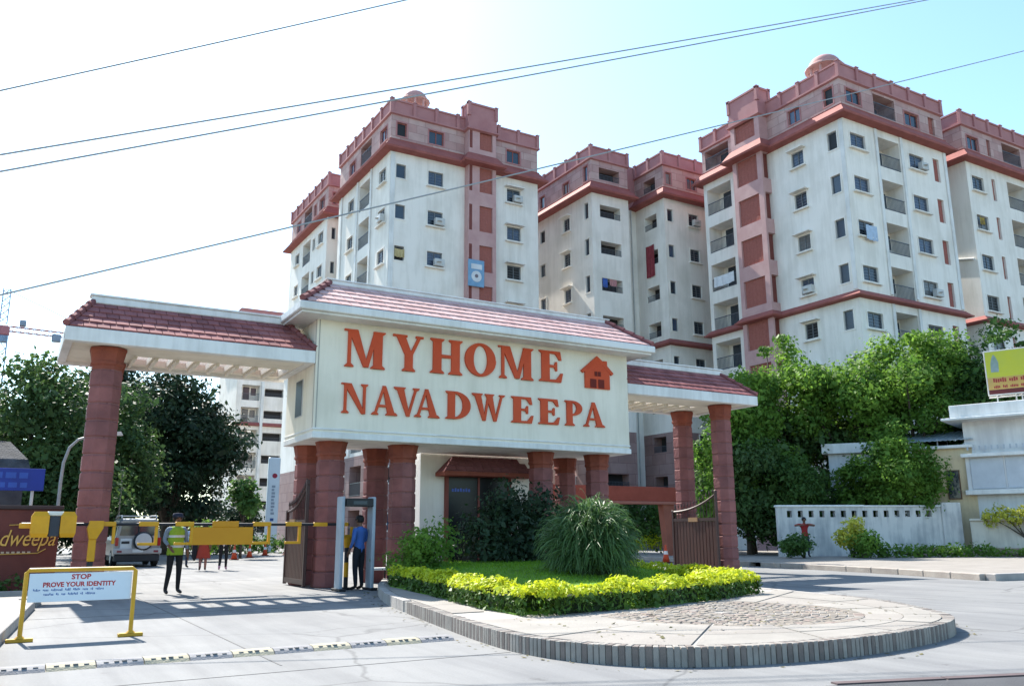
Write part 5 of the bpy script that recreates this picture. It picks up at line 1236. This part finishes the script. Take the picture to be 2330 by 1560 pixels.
# walk through metal detector
md = thing('metal_detector', 'grey walk through metal detector frame with a black top panel', 'metal detector', (7.15, 19.5, 0))
DG = mat('detector_grey', (.36, .40, .45), (.30, .34, .38), 2, rough=.5)
for x in (6.72, 7.48):
    b = MB(); b.bbox(x, x + .08, 19.32, 19.68, 0, 2.13, .015); sp = obj('side_panel', b, DG, md)
    b = MB(); b.bbox(x - .03, x + .13, 19.2, 19.8, .001, .06, .01); obj('foot_plate', b, BLK_, sp)
b = MB(); b.bbox(6.82, 7.48, 19.28, 19.72, 1.90, 2.09, .012); obj('head_unit', b, mat('detector_black', (.014, .015, .02), None, 2, rough=.4), md)
b = MB(); b.box(6.98, 7.32, 19.272, 19.28, 1.95, 2.03); obj('display', b, mat('detector_display', (.03, .05, .07), None, 2, rough=.2), md)
st = thing('white_stool', 'low white bench top beside the second column', 'stool', (8.15, 20.5, 0))
b = MB(); b.bbox(7.85, 8.4, 20.3, 20.6, .40, .46, .01); obj('seat', b, mat('plastic_white', (.7, .7, .7), None, 3, rough=.5), st)
for x in (7.9, 8.32):
    for y in (20.34, 20.54): b = MB(); b.tube([(x, y, 0), (x, y, .4)], .02, 6); obj('leg', b, BLK_, st)

# ------------------------------------------------------------------ stop board and speed hump
sb = thing('stop_board', 'white STOP notice in a yellow tube frame standing on the drive', 'notice stand', (.95, 12.6, 0))
YT = mat('tube_yellow', (.58, .33, .025), (.48, .26, .02), 3, rough=.45)
b = MB(); b.tube([(.31, 12.62, .03), (.31, 12.62, .83), (.34, 12.62, .86), (1.53, 12.58, .86), (1.57, 12.58, .83), (1.57, 12.58, .03)], .027, 8); obj('tube_frame', b, YT, sb)
for x, y in ((.31, 12.62), (1.57, 12.58)):
    b = MB(); b.bbox(x - .15, x + .15, y - .05, y + .05, .0, .045, .008); b.lathe((x, y, .045), [(.06, 0), (.032, .03)], 8); obj('foot', b, YT, sb)
b = MB(); b.bbox(.345, 1.535, 12.588, 12.608, .47, .82, .004); pn = obj('panel', b, mat('panel_white', (.62, .70, .76), (.56, .64, .70), 1.5, rough=.35), sb)
RD = mat('print_stop_red', (.42, .02, .025), None, 3, rough=.4); BL = mat('print_line_blue', (.06, .14, .36), None, 3, rough=.4)
text('notice_lettering', 'STOP', .085, T((.93, 12.587, .742)), RD, sb, .0006, 0, 1.1, align='CENTER')
text('notice_lettering', 'PROVE YOUR IDENTITY', .08, T((.92, 12.587, .652)), RD, sb, .0006, 0, .98, align='CENTER')
b = MB()
for z, ws in ((.602, [.09, .08, .14, .07, .10, .07, .05, .11]), (.548, [.12, .05, .06, .13, .04, .12])):
    x = .40 if z > .58 else .52
    for w in ws:
        nl = max(2, int(w / .017))
        for q in range(nl): b.box(x, x + .0105, 12.5855, 12.5879, z + (0 if q % 4 else .006), z + random.choice((.02, .022, .03))); x += .0165
        x += .026
obj('fine_print', b, BL, sb)['kind'] = 'stuff'
hm = []
hump = thing('speed_hump', 'rubber speed hump of alternating grey and yellow pieces across the drive', 'speed hump', (2.5, 10, 0))
HG = mat('hump_grey', (.235, .23, .235), (.18, .176, .182), 6, bump=.4); HY = mat('hump_yellow', (.36, .325, .235), (.30, .268, .19), 5, bump=.4)
def hump_piece(mt):
    b = MB(); b.loft([[(x, -.17, 0) , (x, -.13, .03), (x, -.06, .05), (x, .06, .05), (x, .13, .03), (x, .17, 0)] for x in (.005, .44)]); 
    for k in range(4): 
        x = .07 + .085 * k + .012 * (k % 2); b.box(x, x + .045, -.115, -.075, .026, .045 + .003 * (k % 3), 1)
    return b.mesh('hump_piece', [mt, mat('hump_stud', (.15, .147, .147), None, 5)])
HMs = [hump_piece(HG), hump_piece(HY)]
for k in range(11): link('hump_piece', HMs[k % 2], hump, T((.05 + .446 * k, 9.98 + .008 * k, .0005)))

# ------------------------------------------------------------------ cones
co = []
def cone(x, y, label):
    t = thing('traffic_cone', label, 'traffic cone', (x, y, 0), 'orange traffic cones')
    link('base', CB_, t, T((x, y, 0))); link('cone_body', CC_, t, T((x, y, 0))); link('sleeve', CS_, t, T((x, y, 0)))
b = MB(); b.bbox(-.21, .21, -.21, .21, 0, .05, .02); CB_ = b.mesh('base', mat('cone_base', (.14, .03, .02), None, 3))
b = MB(); b.lathe((0, 0, .05), [(.16, 0), (.105, .25), (.06, .48), (.03, .68), (.02, .70)], 14); CC_ = b.mesh('cone_body', mat('cone_orange', (.62, .075, .025), (.5, .06, .02), 3, rough=.5), True)
b = MB(); b.lathe((0, 0, .36), [(.098, 0), (.070, .14)], 14, cap=False); CS_ = b.mesh('sleeve', mat('cone_white', (.75, .7, .68), None, 3, rough=.4), True)
cone(10.2, 45.3, 'traffic cone nearest the walking people'); cone(11.75, 48.6, 'second traffic cone from the walking people')
cone(13.6, 52.5, 'traffic cone in front of the tall white pylon'); cone(15.0, 53.0, 'traffic cone beside the left gate leaf'); cone(24.2, 28.6, 'single traffic cone in the exit lane by the brown gate leaf')
# pylon
py = thing('pylon_sign', 'tall narrow white pylon sign with a red emblem and upright grey lettering', 'sign', (16.38, 62, 0))
PM = T((16.38, 62, 0)) @ Matrix.Diagonal((1.24, 1.24, 1, 1)); Z_ = lambda z: 1.3 + (z - 1.3) * 1.24
b = MB(); b.bbox(-.34, .34, -.1, .1, 0, Z_(5.6), .03); obj('panel', b, mat('pylon_white', (.58, .66, .74), (.52, .6, .68), .8, rough=.4), py, PM)
b = MB(); b.lathe((0, 0, 0), [(.001, 0), (.15, 0), (.15, .012), (.001, .012)], 10); b.v[:] = [(.04 + x, -.112 + z, Z_(4.55) + y * 1.2) for x, y, z in b.v]; obj('emblem', b, mat('pylon_red', (.3, .03, .06), None, 2), py, PM)
b = MB()
for k in range(9): b.box(-.1, .1 - .05 * (k % 3 == 1), -.11, -.1, Z_(2.35 + .19 * k), Z_(2.48 + .19 * k))
obj('lettering', b, mat('pylon_grey', (.28, .34, .42), None, 2), py, PM)['kind'] = 'stuff'
b = MB(); b.box(-.11, .09, -.11, -.1, Z_(1.98), Z_(2.14)); obj('mark', b, mat('pylon_blue', (.05, .1, .28), None, 2), py, PM)

# ------------------------------------------------------------------ jeep seen from behind
jp = thing('parked_jeep', 'silver jeep with a rear mounted spare wheel seen from behind in the drive', 'car', (4.75, 40, 0))
SIL = mat('car_silver', (.20, .205, .22), (.165, .17, .185), 1, rough=.28, spec=.6, metallic=.3); CLAD = mat('car_cladding', (.022, .023, .026), None, 3, rough=.6)
CGL = mat('car_glass', (.02, .028, .04), None, 1, rough=.06, spec=.8)
xc, W2 = 4.74, .88
def sec(y, pts): return [(xc + px_, y, pz) for px_, pz in pts]
low = lambda w: [(-w, .45), (-w, 1.05), (-w + .05, 1.18), (w - .05, 1.18), (w, 1.05), (w, .45), (w - .1, .36), (-w + .1, .36)]
b = MB(); b.loft([sec(38.06, low(.84)), sec(38.0 + .18, low(W2)), sec(39.5, low(W2 + .02)), sec(41.2, low(W2)), sec(41.9, [(x * .97, z * .97) for x, z in low(.86)]), sec(42.25, [(x * .9, .4 + (z - .36) * .72) for x, z in low(.84)])]); body = obj('body', b, SIL, jp)
cab = lambda w0, w1, z0, z1: [(-w0, z0), (-w1, z1 - .08), (-w1 + .09, z1), (w1 - .09, z1), (w1, z1 - .08), (w0, z0)]
b = MB(); b.loft([sec(38.10, cab(.83, .70, 1.17, 1.84)), sec(38.3, cab(.84, .72, 1.17, 1.92)), sec(40.2, cab(.84, .72, 1.17, 1.93)), sec(40.9, cab(.82, .66, 1.17, 1.75)), sec(41.3, cab(.80, .62, 1.16, 1.24))]); obj('cabin', b, SIL, jp)
b = MB(); b.add(sec(38.085, [(-.70, 1.24), (.70, 1.24), (.61, 1.76), (-.61, 1.76)]) + sec(38.12, [(-.70, 1.24), (.70, 1.24), (.61, 1.76), (-.61, 1.76)]), [(0, 1, 2, 3), (4, 7, 6, 5), (0, 4, 5, 1), (1, 5, 6, 2), (2, 6, 7, 3), (3, 7, 4, 0)]); obj('rear_window', b, CGL, jp)
for s in (-1, 1):
    b = MB(); b.add([(xc + s * .80, 38.45, 1.24), (xc + s * .80, 40.6, 1.24), (xc + s * .728, 40.35, 1.76), (xc + s * .728, 38.45, 1.76), (xc + s * .84, 38.45, 1.24), (xc + s * .84, 40.6, 1.24), (xc + s * .752, 40.35, 1.76), (xc + s * .752, 38.45, 1.76)], [(0, 1, 2, 3), (4, 7, 6, 5), (0, 4, 5, 1), (1, 5, 6, 2), (2, 6, 7, 3), (3, 7, 4, 0)]); obj('side_window', b, CGL, jp)
    b = MB(); b.tube([(xc + s * .66, 38.25, 1.93), (xc + s * .64, 38.3, 2.03), (xc + s * .64, 40.1, 2.04), (xc + s * .66, 40.3, 1.93)], .028, 7); obj('roof_rail', b, FRAME, jp)
    b = MB(); b.bbox(xc + s * .79 - .06, xc + s * .79 + .06, 38.0, 38.12, .84, 1.16, .012); obj('tail_lamp', b, mat('lamp_red', (.35, .02, .02), None, 2, rough=.15), jp)
    b = MB(); b.bbox(xc + s * .68 - .09, xc + s * .68 + .09, 37.88, 37.9, .58, .66, .004); obj('reflector', b, mat('lamp_maroon', (.18, .03, .04), None, 2, rough=.2), jp)
    for y in (38.85, 41.35):
        b = MB(); n = 18
        def wr(r, x): return [(x, y + r * math.cos(2 * math.pi * k / n), .36 + r * math.sin(2 * math.pi * k / n)) for k in range(n)]
        x0 = xc + s * .66; x1 = xc + s * .90
        b.loft([wr(.30, x0), wr(.36, x0 + s * .03), wr(.36, x1 - s * .03), wr(.30, x1)]); w_ = obj('wheel', b, mat('tyre', (.018, .018, .019), None, 4, rough=.85), jp)
        b = MB(); b.loft([wr(.22, x1 - s * .02), wr(.21, x1 + s * .004), wr(.05, x1 + s * .012)]); obj('rim', b, FRAME, w_)
b = MB(); b.bbox(xc - .62, xc + .62, 38.25, 38.31, 1.99, 2.03, .01); obj('roof_bar', b, FRAME, jp)
b = MB(); b.bbox(xc - .90, xc + .90, 37.9, 38.1, .52, .74, .03); bp_ = obj('bumper', b, mat('bumper_grey', (.38, .36, .35), None, 2, rough=.5), jp)
b = MB(); b.bbox(xc - .84, xc + .84, 37.96, 41.9, .22, .50, .03); obj('underbody', b, CLAD, jp)
b = MB(); b.bbox(xc - .2, xc + .2, 37.87, 37.9, .58, .70, .004); obj('number_plate', b, mat('plate_white', (.6, .6, .58), None, 2), jp)
b = MB(); n = 22
def sp(r, y): return [(xc + .18 + r * math.cos(2 * math.pi * k / n), y, 1.02 + r * math.sin(2 * math.pi * k / n)) for k in range(n)]
b.loft([sp(.34, 38.05), sp(.37, 37.98), sp(.37, 37.88), sp(.33, 37.83), sp(.2, 37.82)]); sw = obj('spare_wheel', b, CLAD, jp)
b = MB(); b.loft([sp(.315, 37.835), sp(.30, 37.805), sp(.1, 37.79)]); obj('wheel_cover', b, mat('cover_grey', (.46, .44, .43), (.4, .38, .38), 2, rough=.4), sw)
b = MB(); b.bbox(xc - .66, xc - .22, 38.02, 38.06, .72, 1.12, .01); obj('tailgate_panel', b, mat('panel_pale', (.52, .54, .55), None, 2, rough=.35), jp)
b = MB(); b.bbox(xc - .62, xc - .32, 38.01, 38.02, .92, 1.02, .002); obj('lettering', b, CLAD, jp)
b = MB(); b.bbox(xc - .03, xc + .03, 38.0, 38.06, 1.2, 1.78, .01); obj('wiper', b, CLAD, jp)

# ------------------------------------------------------------------ wires and crane
WIRE = mat('wire_grey', (.34, .35, .36), None, 2, rough=.8)
def wire(p, q, r, sag, label):
    p, q = Vector(p), Vector(q); d = q - p; a, e = p - d * .5, q + d * .8
    b = MB(); n = 40
    b.tube([a + (e - a) * (k / n) - Vector((0, 0, sag * 4 * (k / n) * (1 - k / n) - 0)) + Vector((0, 0, sag * 4 * .28)) for k in range(n + 1)], r, 5)
    tag(obj('overhead_wire', b, WIRE), label, 'overhead wire', 'overhead wires')
wire((-.79, 15, 8.28), (6.27, 15, 12.37), .015, .06, 'highest overhead wire, crossing only the upper left of the sky')
wire((-.67, 15, 7.12), (24.91, 15, 18.75), .017, .22, 'upper one of the close pair of overhead wires')
wire((-.64, 15.0, 6.84), (25.16, 15.0, 18.78), .017, .22, 'lower one of the close pair of overhead wires')
wire((-.42, 15, 4.8), (30.89, 15, 18.59), .016, .3, 'lowest overhead wire, passing in front of the apartment blocks')
cr = thing('tower_crane', 'distant tower crane with a blue mast and a red jib at the left edge', 'crane', (-3.4, 150, 0))
def lattice(b, p, q, w, n, r, vert=True):
    p, q = Vector(p), Vector(q)
    offs = [(-w, -w), (w, -w), (w, w), (-w, w)]
    def P(t, o): c = p + (q - p) * t; return (c.x + o[0], c.y + o[1], c.z) if vert else (c.x, c.y + o[0], c.z + o[1])
    for o in offs: b.tube([P(0, o), P(1, o)], r, 4)
    for k in range(n):
        for i in range(4): b.tube([P(k / n, offs[i]), P((k + 1) / n, offs[(i + 1) % 4])], r * .7, 4)
CB1 = mat('crane_blue', (.20, .29, .42), None, 2, rough=.5); CR1 = mat('crane_red', (.36, .14, .16), None, 2, rough=.5)  # crane colours dulled and paled to paint in distance haze
b = MB(); lattice(b, (-3.4, 150, 0), (-3.4, 150, 31.2), .8, 16, .12); b.bbox(-4.2, -2.6, 149.2, 150.8, 30.2, 31.2, .1); obj('mast', b, CB1, cr)
b = MB(); b.bbox(-4.3, -2.4, 149.2, 150.8, 31.2, 32.8, .2); lattice(b, (-2.4, 150, 32.4), (24, 150, 31.8), .38, 24, .07, False); lattice(b, (-4, 150, 32.4), (-14, 150, 32.4), .38, 8, .07, False); obj('jib', b, CR1, cr)
b = MB(); lattice(b, (-3.4, 150, 33.2), (-3.4, 150, 38.6), .5, 5, .1); b.tube([(-3.4, 150, 38.6), (10, 150, 33)], .06, 4); b.tube([(-3.4, 150, 38.6), (-13, 150, 33)], .06, 4); obj('apex', b, CB1, cr)
b = MB(); b.bbox(-1.2, -.3, 149.4, 150.6, 33.0, 33.9, .1); obj('winch', b, mat('crane_cab', (.2, .26, .34), None, 2), cr)
b = MB(); b.bbox(3.4, 4.7, 149.5, 150.5, 31.0, 32.2, .1); obj('trolley', b, mat('crane_cab', (.2, .26, .34), None, 2), cr)

# ------------------------------------------------------------------ people
SKIN = mat('skin', (.17, .085, .052), None, 6, rough=.6); HAIR = mat('hair', (.012, .01, .01), None, 8, rough=.6); SHOE = mat('shoe', (.02, .018, .018), None, 4, rough=.5)
def person(label, loc, rz, shirt, trousers, pose, H=1.7, shoes=None, sleeve=True, female=False):
    """one continuous skinned body; pose gives joint positions in metres for a 1.7 m figure, facing -y"""
    t = thing('person', label, 'person', loc, None, rz)
    k = H / 1.7; J = dict(pelvis=(0, 0, .93), waist=(0, .01, 1.06), chest=(0, .02, 1.25), neck0=(0, .02, 1.42), neck=(0, .015, 1.475), head0=(0, -.005, 1.54), head1=(0, -.01, 1.60), head2=(0, .0, 1.66))
    J.update(pose)
    R_ = dict(pelvis=.135, waist=.125, chest=.145, neck0=.075, neck=.052, head0=.075, head1=.092, head2=.066)
    E = [('pelvis', 'waist'), ('waist', 'chest'), ('chest', 'neck0'), ('neck0', 'neck'), ('neck', 'head0'), ('head0', 'head1'), ('head1', 'head2')]
    J['nose'] = (0, J['head1'][1] - .115, J['head1'][2] - .01); R_['nose'] = .012; E.append(('head1', 'nose'))
    for s, sd in ((-1, 'l'), (1, 'r')):
        J.setdefault(sd + 'sh', (s * .185, .02, 1.385)); J.setdefault(sd + 'el', (s * .235, .03, 1.12)); J.setdefault(sd + 'wr', (s * .245, -.05, .89))
        J.setdefault(sd + 'hip', (s * .095, 0, .88)); J.setdefault(sd + 'kn', (s * .105, -.01, .49)); J.setdefault(sd + 'an', (s * .11, .03, .085)); J.setdefault(sd + 'toe', (J[sd + 'an'][0] + s * .02, J[sd + 'an'][1] - .17, J[sd + 'an'][2] - .05))
        R_.update({sd + 'sh': .068, sd + 'el': .046, sd + 'wr': .030, sd + 'hip': .098, sd + 'kn': .066, sd + 'an': .045, sd + 'toe': .034})
        E += [('chest', sd + 'sh'), (sd + 'sh', sd + 'el'), (sd + 'el', sd + 'wr'), ('pelvis', sd + 'hip'), (sd + 'hip', sd + 'kn'), (sd + 'kn', sd + 'an'), (sd + 'an', sd + 'toe')]
        w = Vector(J[sd + 'wr']); el = Vector(J[sd + 'el']); dh = (w - el).normalized(); side = dh.cross(Vector((s, 0, 0.01))).normalized() if abs(dh.x) < .9 else Vector((0, 1, 0))
        J[sd + 'palm'] = tuple(w + dh * .075); R_[sd + 'palm'] = .033; E.append((sd + 'wr', sd + 'palm'))
        for q, (off, ln) in enumerate(((-.027, .065), (-.009, .085), (.009, .08), (.026, .062))):
            f1 = w + dh * .12 + side * off; f2 = f1 + dh * ln * .55; f3 = f2 + (dh * .8 + Vector((-s * .5, 0, 0))) * ln * .5
            for z, p in enumerate((f1, f2, f3)): J[f'{sd}f{q}{z}'] = tuple(p); R_[f'{sd}f{q}{z}'] = .0095 - .001 * z
            E += [(sd + 'palm', f'{sd}f{q}0'), (f'{sd}f{q}0', f'{sd}f{q}1'), (f'{sd}f{q}1', f'{sd}f{q}2')]
        th = w + dh * .05 - side * .045; J[sd + 't0'] = tuple(th); J[sd + 't1'] = tuple(th + dh * .05 - side * .012); R_[sd + 't0'] = .012; R_[sd + 't1'] = .0095; E += [(sd + 'palm', sd + 't0'), (sd + 't0', sd + 't1')]
    names = list(J); idx = {n: i for i, n in enumerate(names)}
    me = bpy.data.meshes.new('body_skeleton'); me.from_pydata([tuple(c * k for c in J[n]) for n in names], [(idx[a], idx[b_]) for a, b_ in E], [])
    tmp = bpy.data.objects.new('body_skeleton', me); COL.objects.link(tmp)
    md_ = tmp.modifiers.new('skin', 'SKIN'); md_.use_smooth_shade = True
    for i, n in enumerate(names):
        sv = me.skin_vertices[0].data[i]; r = R_[n] * k; sv.radius = (r, r * (.72 if n in ('pelvis', 'waist', 'chest') else 1)); sv.use_root = (n == 'pelvis')
    sbm = tmp.modifiers.new('sub', 'SUBSURF'); sbm.levels = 1; sbm.render_levels = 1
    bpy.context.view_layer.update()
    dg = bpy.context.evaluated_depsgraph_get(); nm = bpy.data.meshes.new_from_object(tmp.evaluated_get(dg)); bpy.data.objects.remove(tmp); bpy.data.meshes.remove(me)
    nm.name = 'body'; nm.materials.clear()
    for x in (SKIN, shirt, trousers, shoes or SHOE): nm.materials.append(x)
    segs = [(np.array(J[a]) * k, np.array(J[b_]) * k, a, b_) for a, b_ in E]
    def mclass(a, b_, t):
        if b_[0] in 'lr' and (b_[1:] in ('palm', 'wr') or b_[1] in 'ft' and b_[1:] != 'toe'): return (1 if sleeve and b_[1:] == 'wr' and t < .8 else 0)
        if b_[1:] == 'el': return 1
        if b_[1:] in ('sh',): return 1
        if b_[1:] == 'toe': return 3
        if b_[1:] == 'an': return 3 if t > .93 else 2
        if b_[1:] in ('kn', 'hip'): return 2
        if b_ in ('neck', 'head0', 'head1', 'head2', 'nose'): return 0 if (b_ != 'neck' or t > .3) else 1
        return 1
    for p in nm.polygons:
        c = np.array(p.center); best = 9; m_ = 0
        for a, e, na, nb_ in segs:
            ab = e - a; tt = min(1, max(0, float(np.dot(c - a, ab) / (np.dot(ab, ab) + 1e-9)))); dd_ = np.linalg.norm(c - a - ab * tt) - R_[nb_] * k * .8
            if dd_ < best: best = dd_; m_ = mclass(na, nb_, tt)
        if m_ == 1 and c[2] < .90 * k and abs(c[0]) < .17: m_ = 2
        p.material_index = m_; p.use_smooth = True
    Mw = WM[t.name]
    link('body', nm, t, Mw)
    hx, hy, hz = [c * k for c in J['head1']]
    b = MB(); prof = [(.097, -.01), (.102, .03), (.092, .075), (.06, .108), (.01, .12)]
    b.lathe((hx, hy + .012, hz - .005), prof, 12)
    if female: b.lathe((hx, hy + .06, hz - .19), [(.02, 0), (.075, .03), (.085, .14), (.07, .2)], 10)
    else: b.lathe((hx, hy + .025, hz - .06), [(.07, 0), (.088, .03), (.092, .07)], 12)
    obj('hair', b, HAIR, t, Mw, True)
    b = MB()
    for s in (-1, 1):
        b.bbox(hx + s * .035 - .012, hx + s * .035 + .012, hy - .094, hy - .080, hz - .005, hz + .008, .002)
    b.bbox(hx - .025, hx + .025, hy - .088, hy - .07, hz - .062, hz - .053, .002)
    obj('face_features', b, mat('features', (.05, .02, .018), None, 4), t, Mw)
    b = MB()
    for s in (-1, 1): b.lathe((hx + s * .093, hy + .01, hz - .035), [(.008, 0), (.018, .025), (.008, .05)], 6)
    obj('ear', b, SKIN, t, Mw, True)
    return t, Mw, k
F_ = lambda n, c: mat(n, c, None, 8, rough=.9)
walk = dict(lkn=(-.10, -.13, .51), lan=(-.10, -.20, .085), rkn=(.10, -.02, .47), ran=(.11, .24, .13), rtoe=(.12, .10, .04), lel=(-.25, .12, 1.13), lwr=(-.24, .10, .90), rel=(.25, -.05, 1.13), rwr=(.23, -.2, .95))
vest = F_('vest_green', (.24, .38, .035))
g, Mg, k = person('guard in a bright green vest and black trousers standing behind the boom barrier', (3.36, 20.65, 0), R(12), F_('guard_shirt', (.18, .24, .30)), F_('guard_trousers', (.012, .012, .014)), dict(lan=(-.15, .02, .085), ran=(.12, .03, .085), lel=(-.25, .02, 1.14), lwr=(-.20, -.16, 1.0)), 1.74)
b = MB(); ov = lambda rx, ry, z, n=16: [(rx * math.cos(2 * math.pi * i / n), .012 + ry * math.sin(2 * math.pi * i / n), z) for i in range(n)]
b.loft([ov(.185, .135, .84), ov(.17, .13, 1.02), ov(.18, .135, 1.25), ov(.185, .125, 1.38), ov(.11, .09, 1.46)]); vs_ = obj('vest', b, vest, g, Mg, True)
b = MB(); b.loft([ov(.183, .142, 1.0), ov(.183, .142, 1.05)], cap=False); b.loft([ov(.188, .142, 1.22), ov(.19, .142, 1.27)], cap=False); obj('reflective_band', b, mat('band_silver', (.55, .6, .6), None, 3, rough=.3), vs_, Mg)
b = MB(); b.lathe((0, .005, 1.66), [(.105, 0), (.112, .05), (.10, .09), (.02, .10)], 14); b.bbox(-.075, .075, -.18, -.08, 1.662, 1.676, .005); obj('cap', b, F_('cap_navy', (.02, .025, .05)), g, Mg, True)
w1, M1, k1 = person('woman in a long red tunic walking away beside the amber barrier plate', (6.3, 32.8, 0), R(172), F_('tunic_red', (.30, .04, .025)), F_('leggings_rose', (.28, .14, .12)), walk, 1.6, F_('sandal', (.08, .05, .04)), False, True)
b = MB(); b.loft([ov(.25, .2, .44), ov(.21, .17, .7), ov(.15, .12, .99), ov(.165, .125, 1.2)], cap=False); obj('tunic', b, F_('tunic_red', (.30, .04, .025)), w1, M1, True)
b = MB(); b.loft([ov(.03, .02, .36), ov(.1, .04, .5), ov(.09, .05, .9), ov(.05, .03, 1.0)]); obj('shoulder_bag', b, F_('bag_black', (.015, .015, .02)), w1, M1 @ T((.30, .0, 0)), True)
w2, M2, k2 = person('woman in black trousers and a pale top walking behind the barrier plate', (7.02, 32.9, 0), R(165), F_('top_pale', (.50, .44, .40)), F_('trousers_black', (.014, .014, .016)), walk, 1.64, F_('shoe_pink', (.42, .24, .34)), False, True)
w3, M3, k3 = person('man in a pale blue shirt standing behind the barrier near the trees', (6.2, 36.0, 0), R(150), F_('shirt_sky', (.32, .42, .6)), F_('trousers_navy', (.02, .025, .05)), {}, 1.68)
mdn, M4, k4 = person('guard in a blue shirt and dark trousers standing inside the metal detector', (7.24, 19.52, .0), R(-150), F_('shirt_blue', (.05, .12, .36)), F_('trousers_dark', (.014, .016, .022)), dict(lel=(-.27, .0, 1.14), lwr=(-.20, -.20, 1.05), rel=(.26, .05, 1.13), rwr=(.25, -.06, .92)), 1.70)
redm, M5, k5 = person('man in a red shirt with his elbows out before the boundary wall', (30.9, 27.0, .15), R(-35), F_('shirt_red', (.34, .03, .03)), F_('trousers_blue', (.03, .04, .07)), dict(lel=(-.43, -.06, 1.34), lwr=(-.16, -.18, 1.36), rel=(.43, -.06, 1.34), rwr=(.16, -.18, 1.38)), 1.74, None, False)
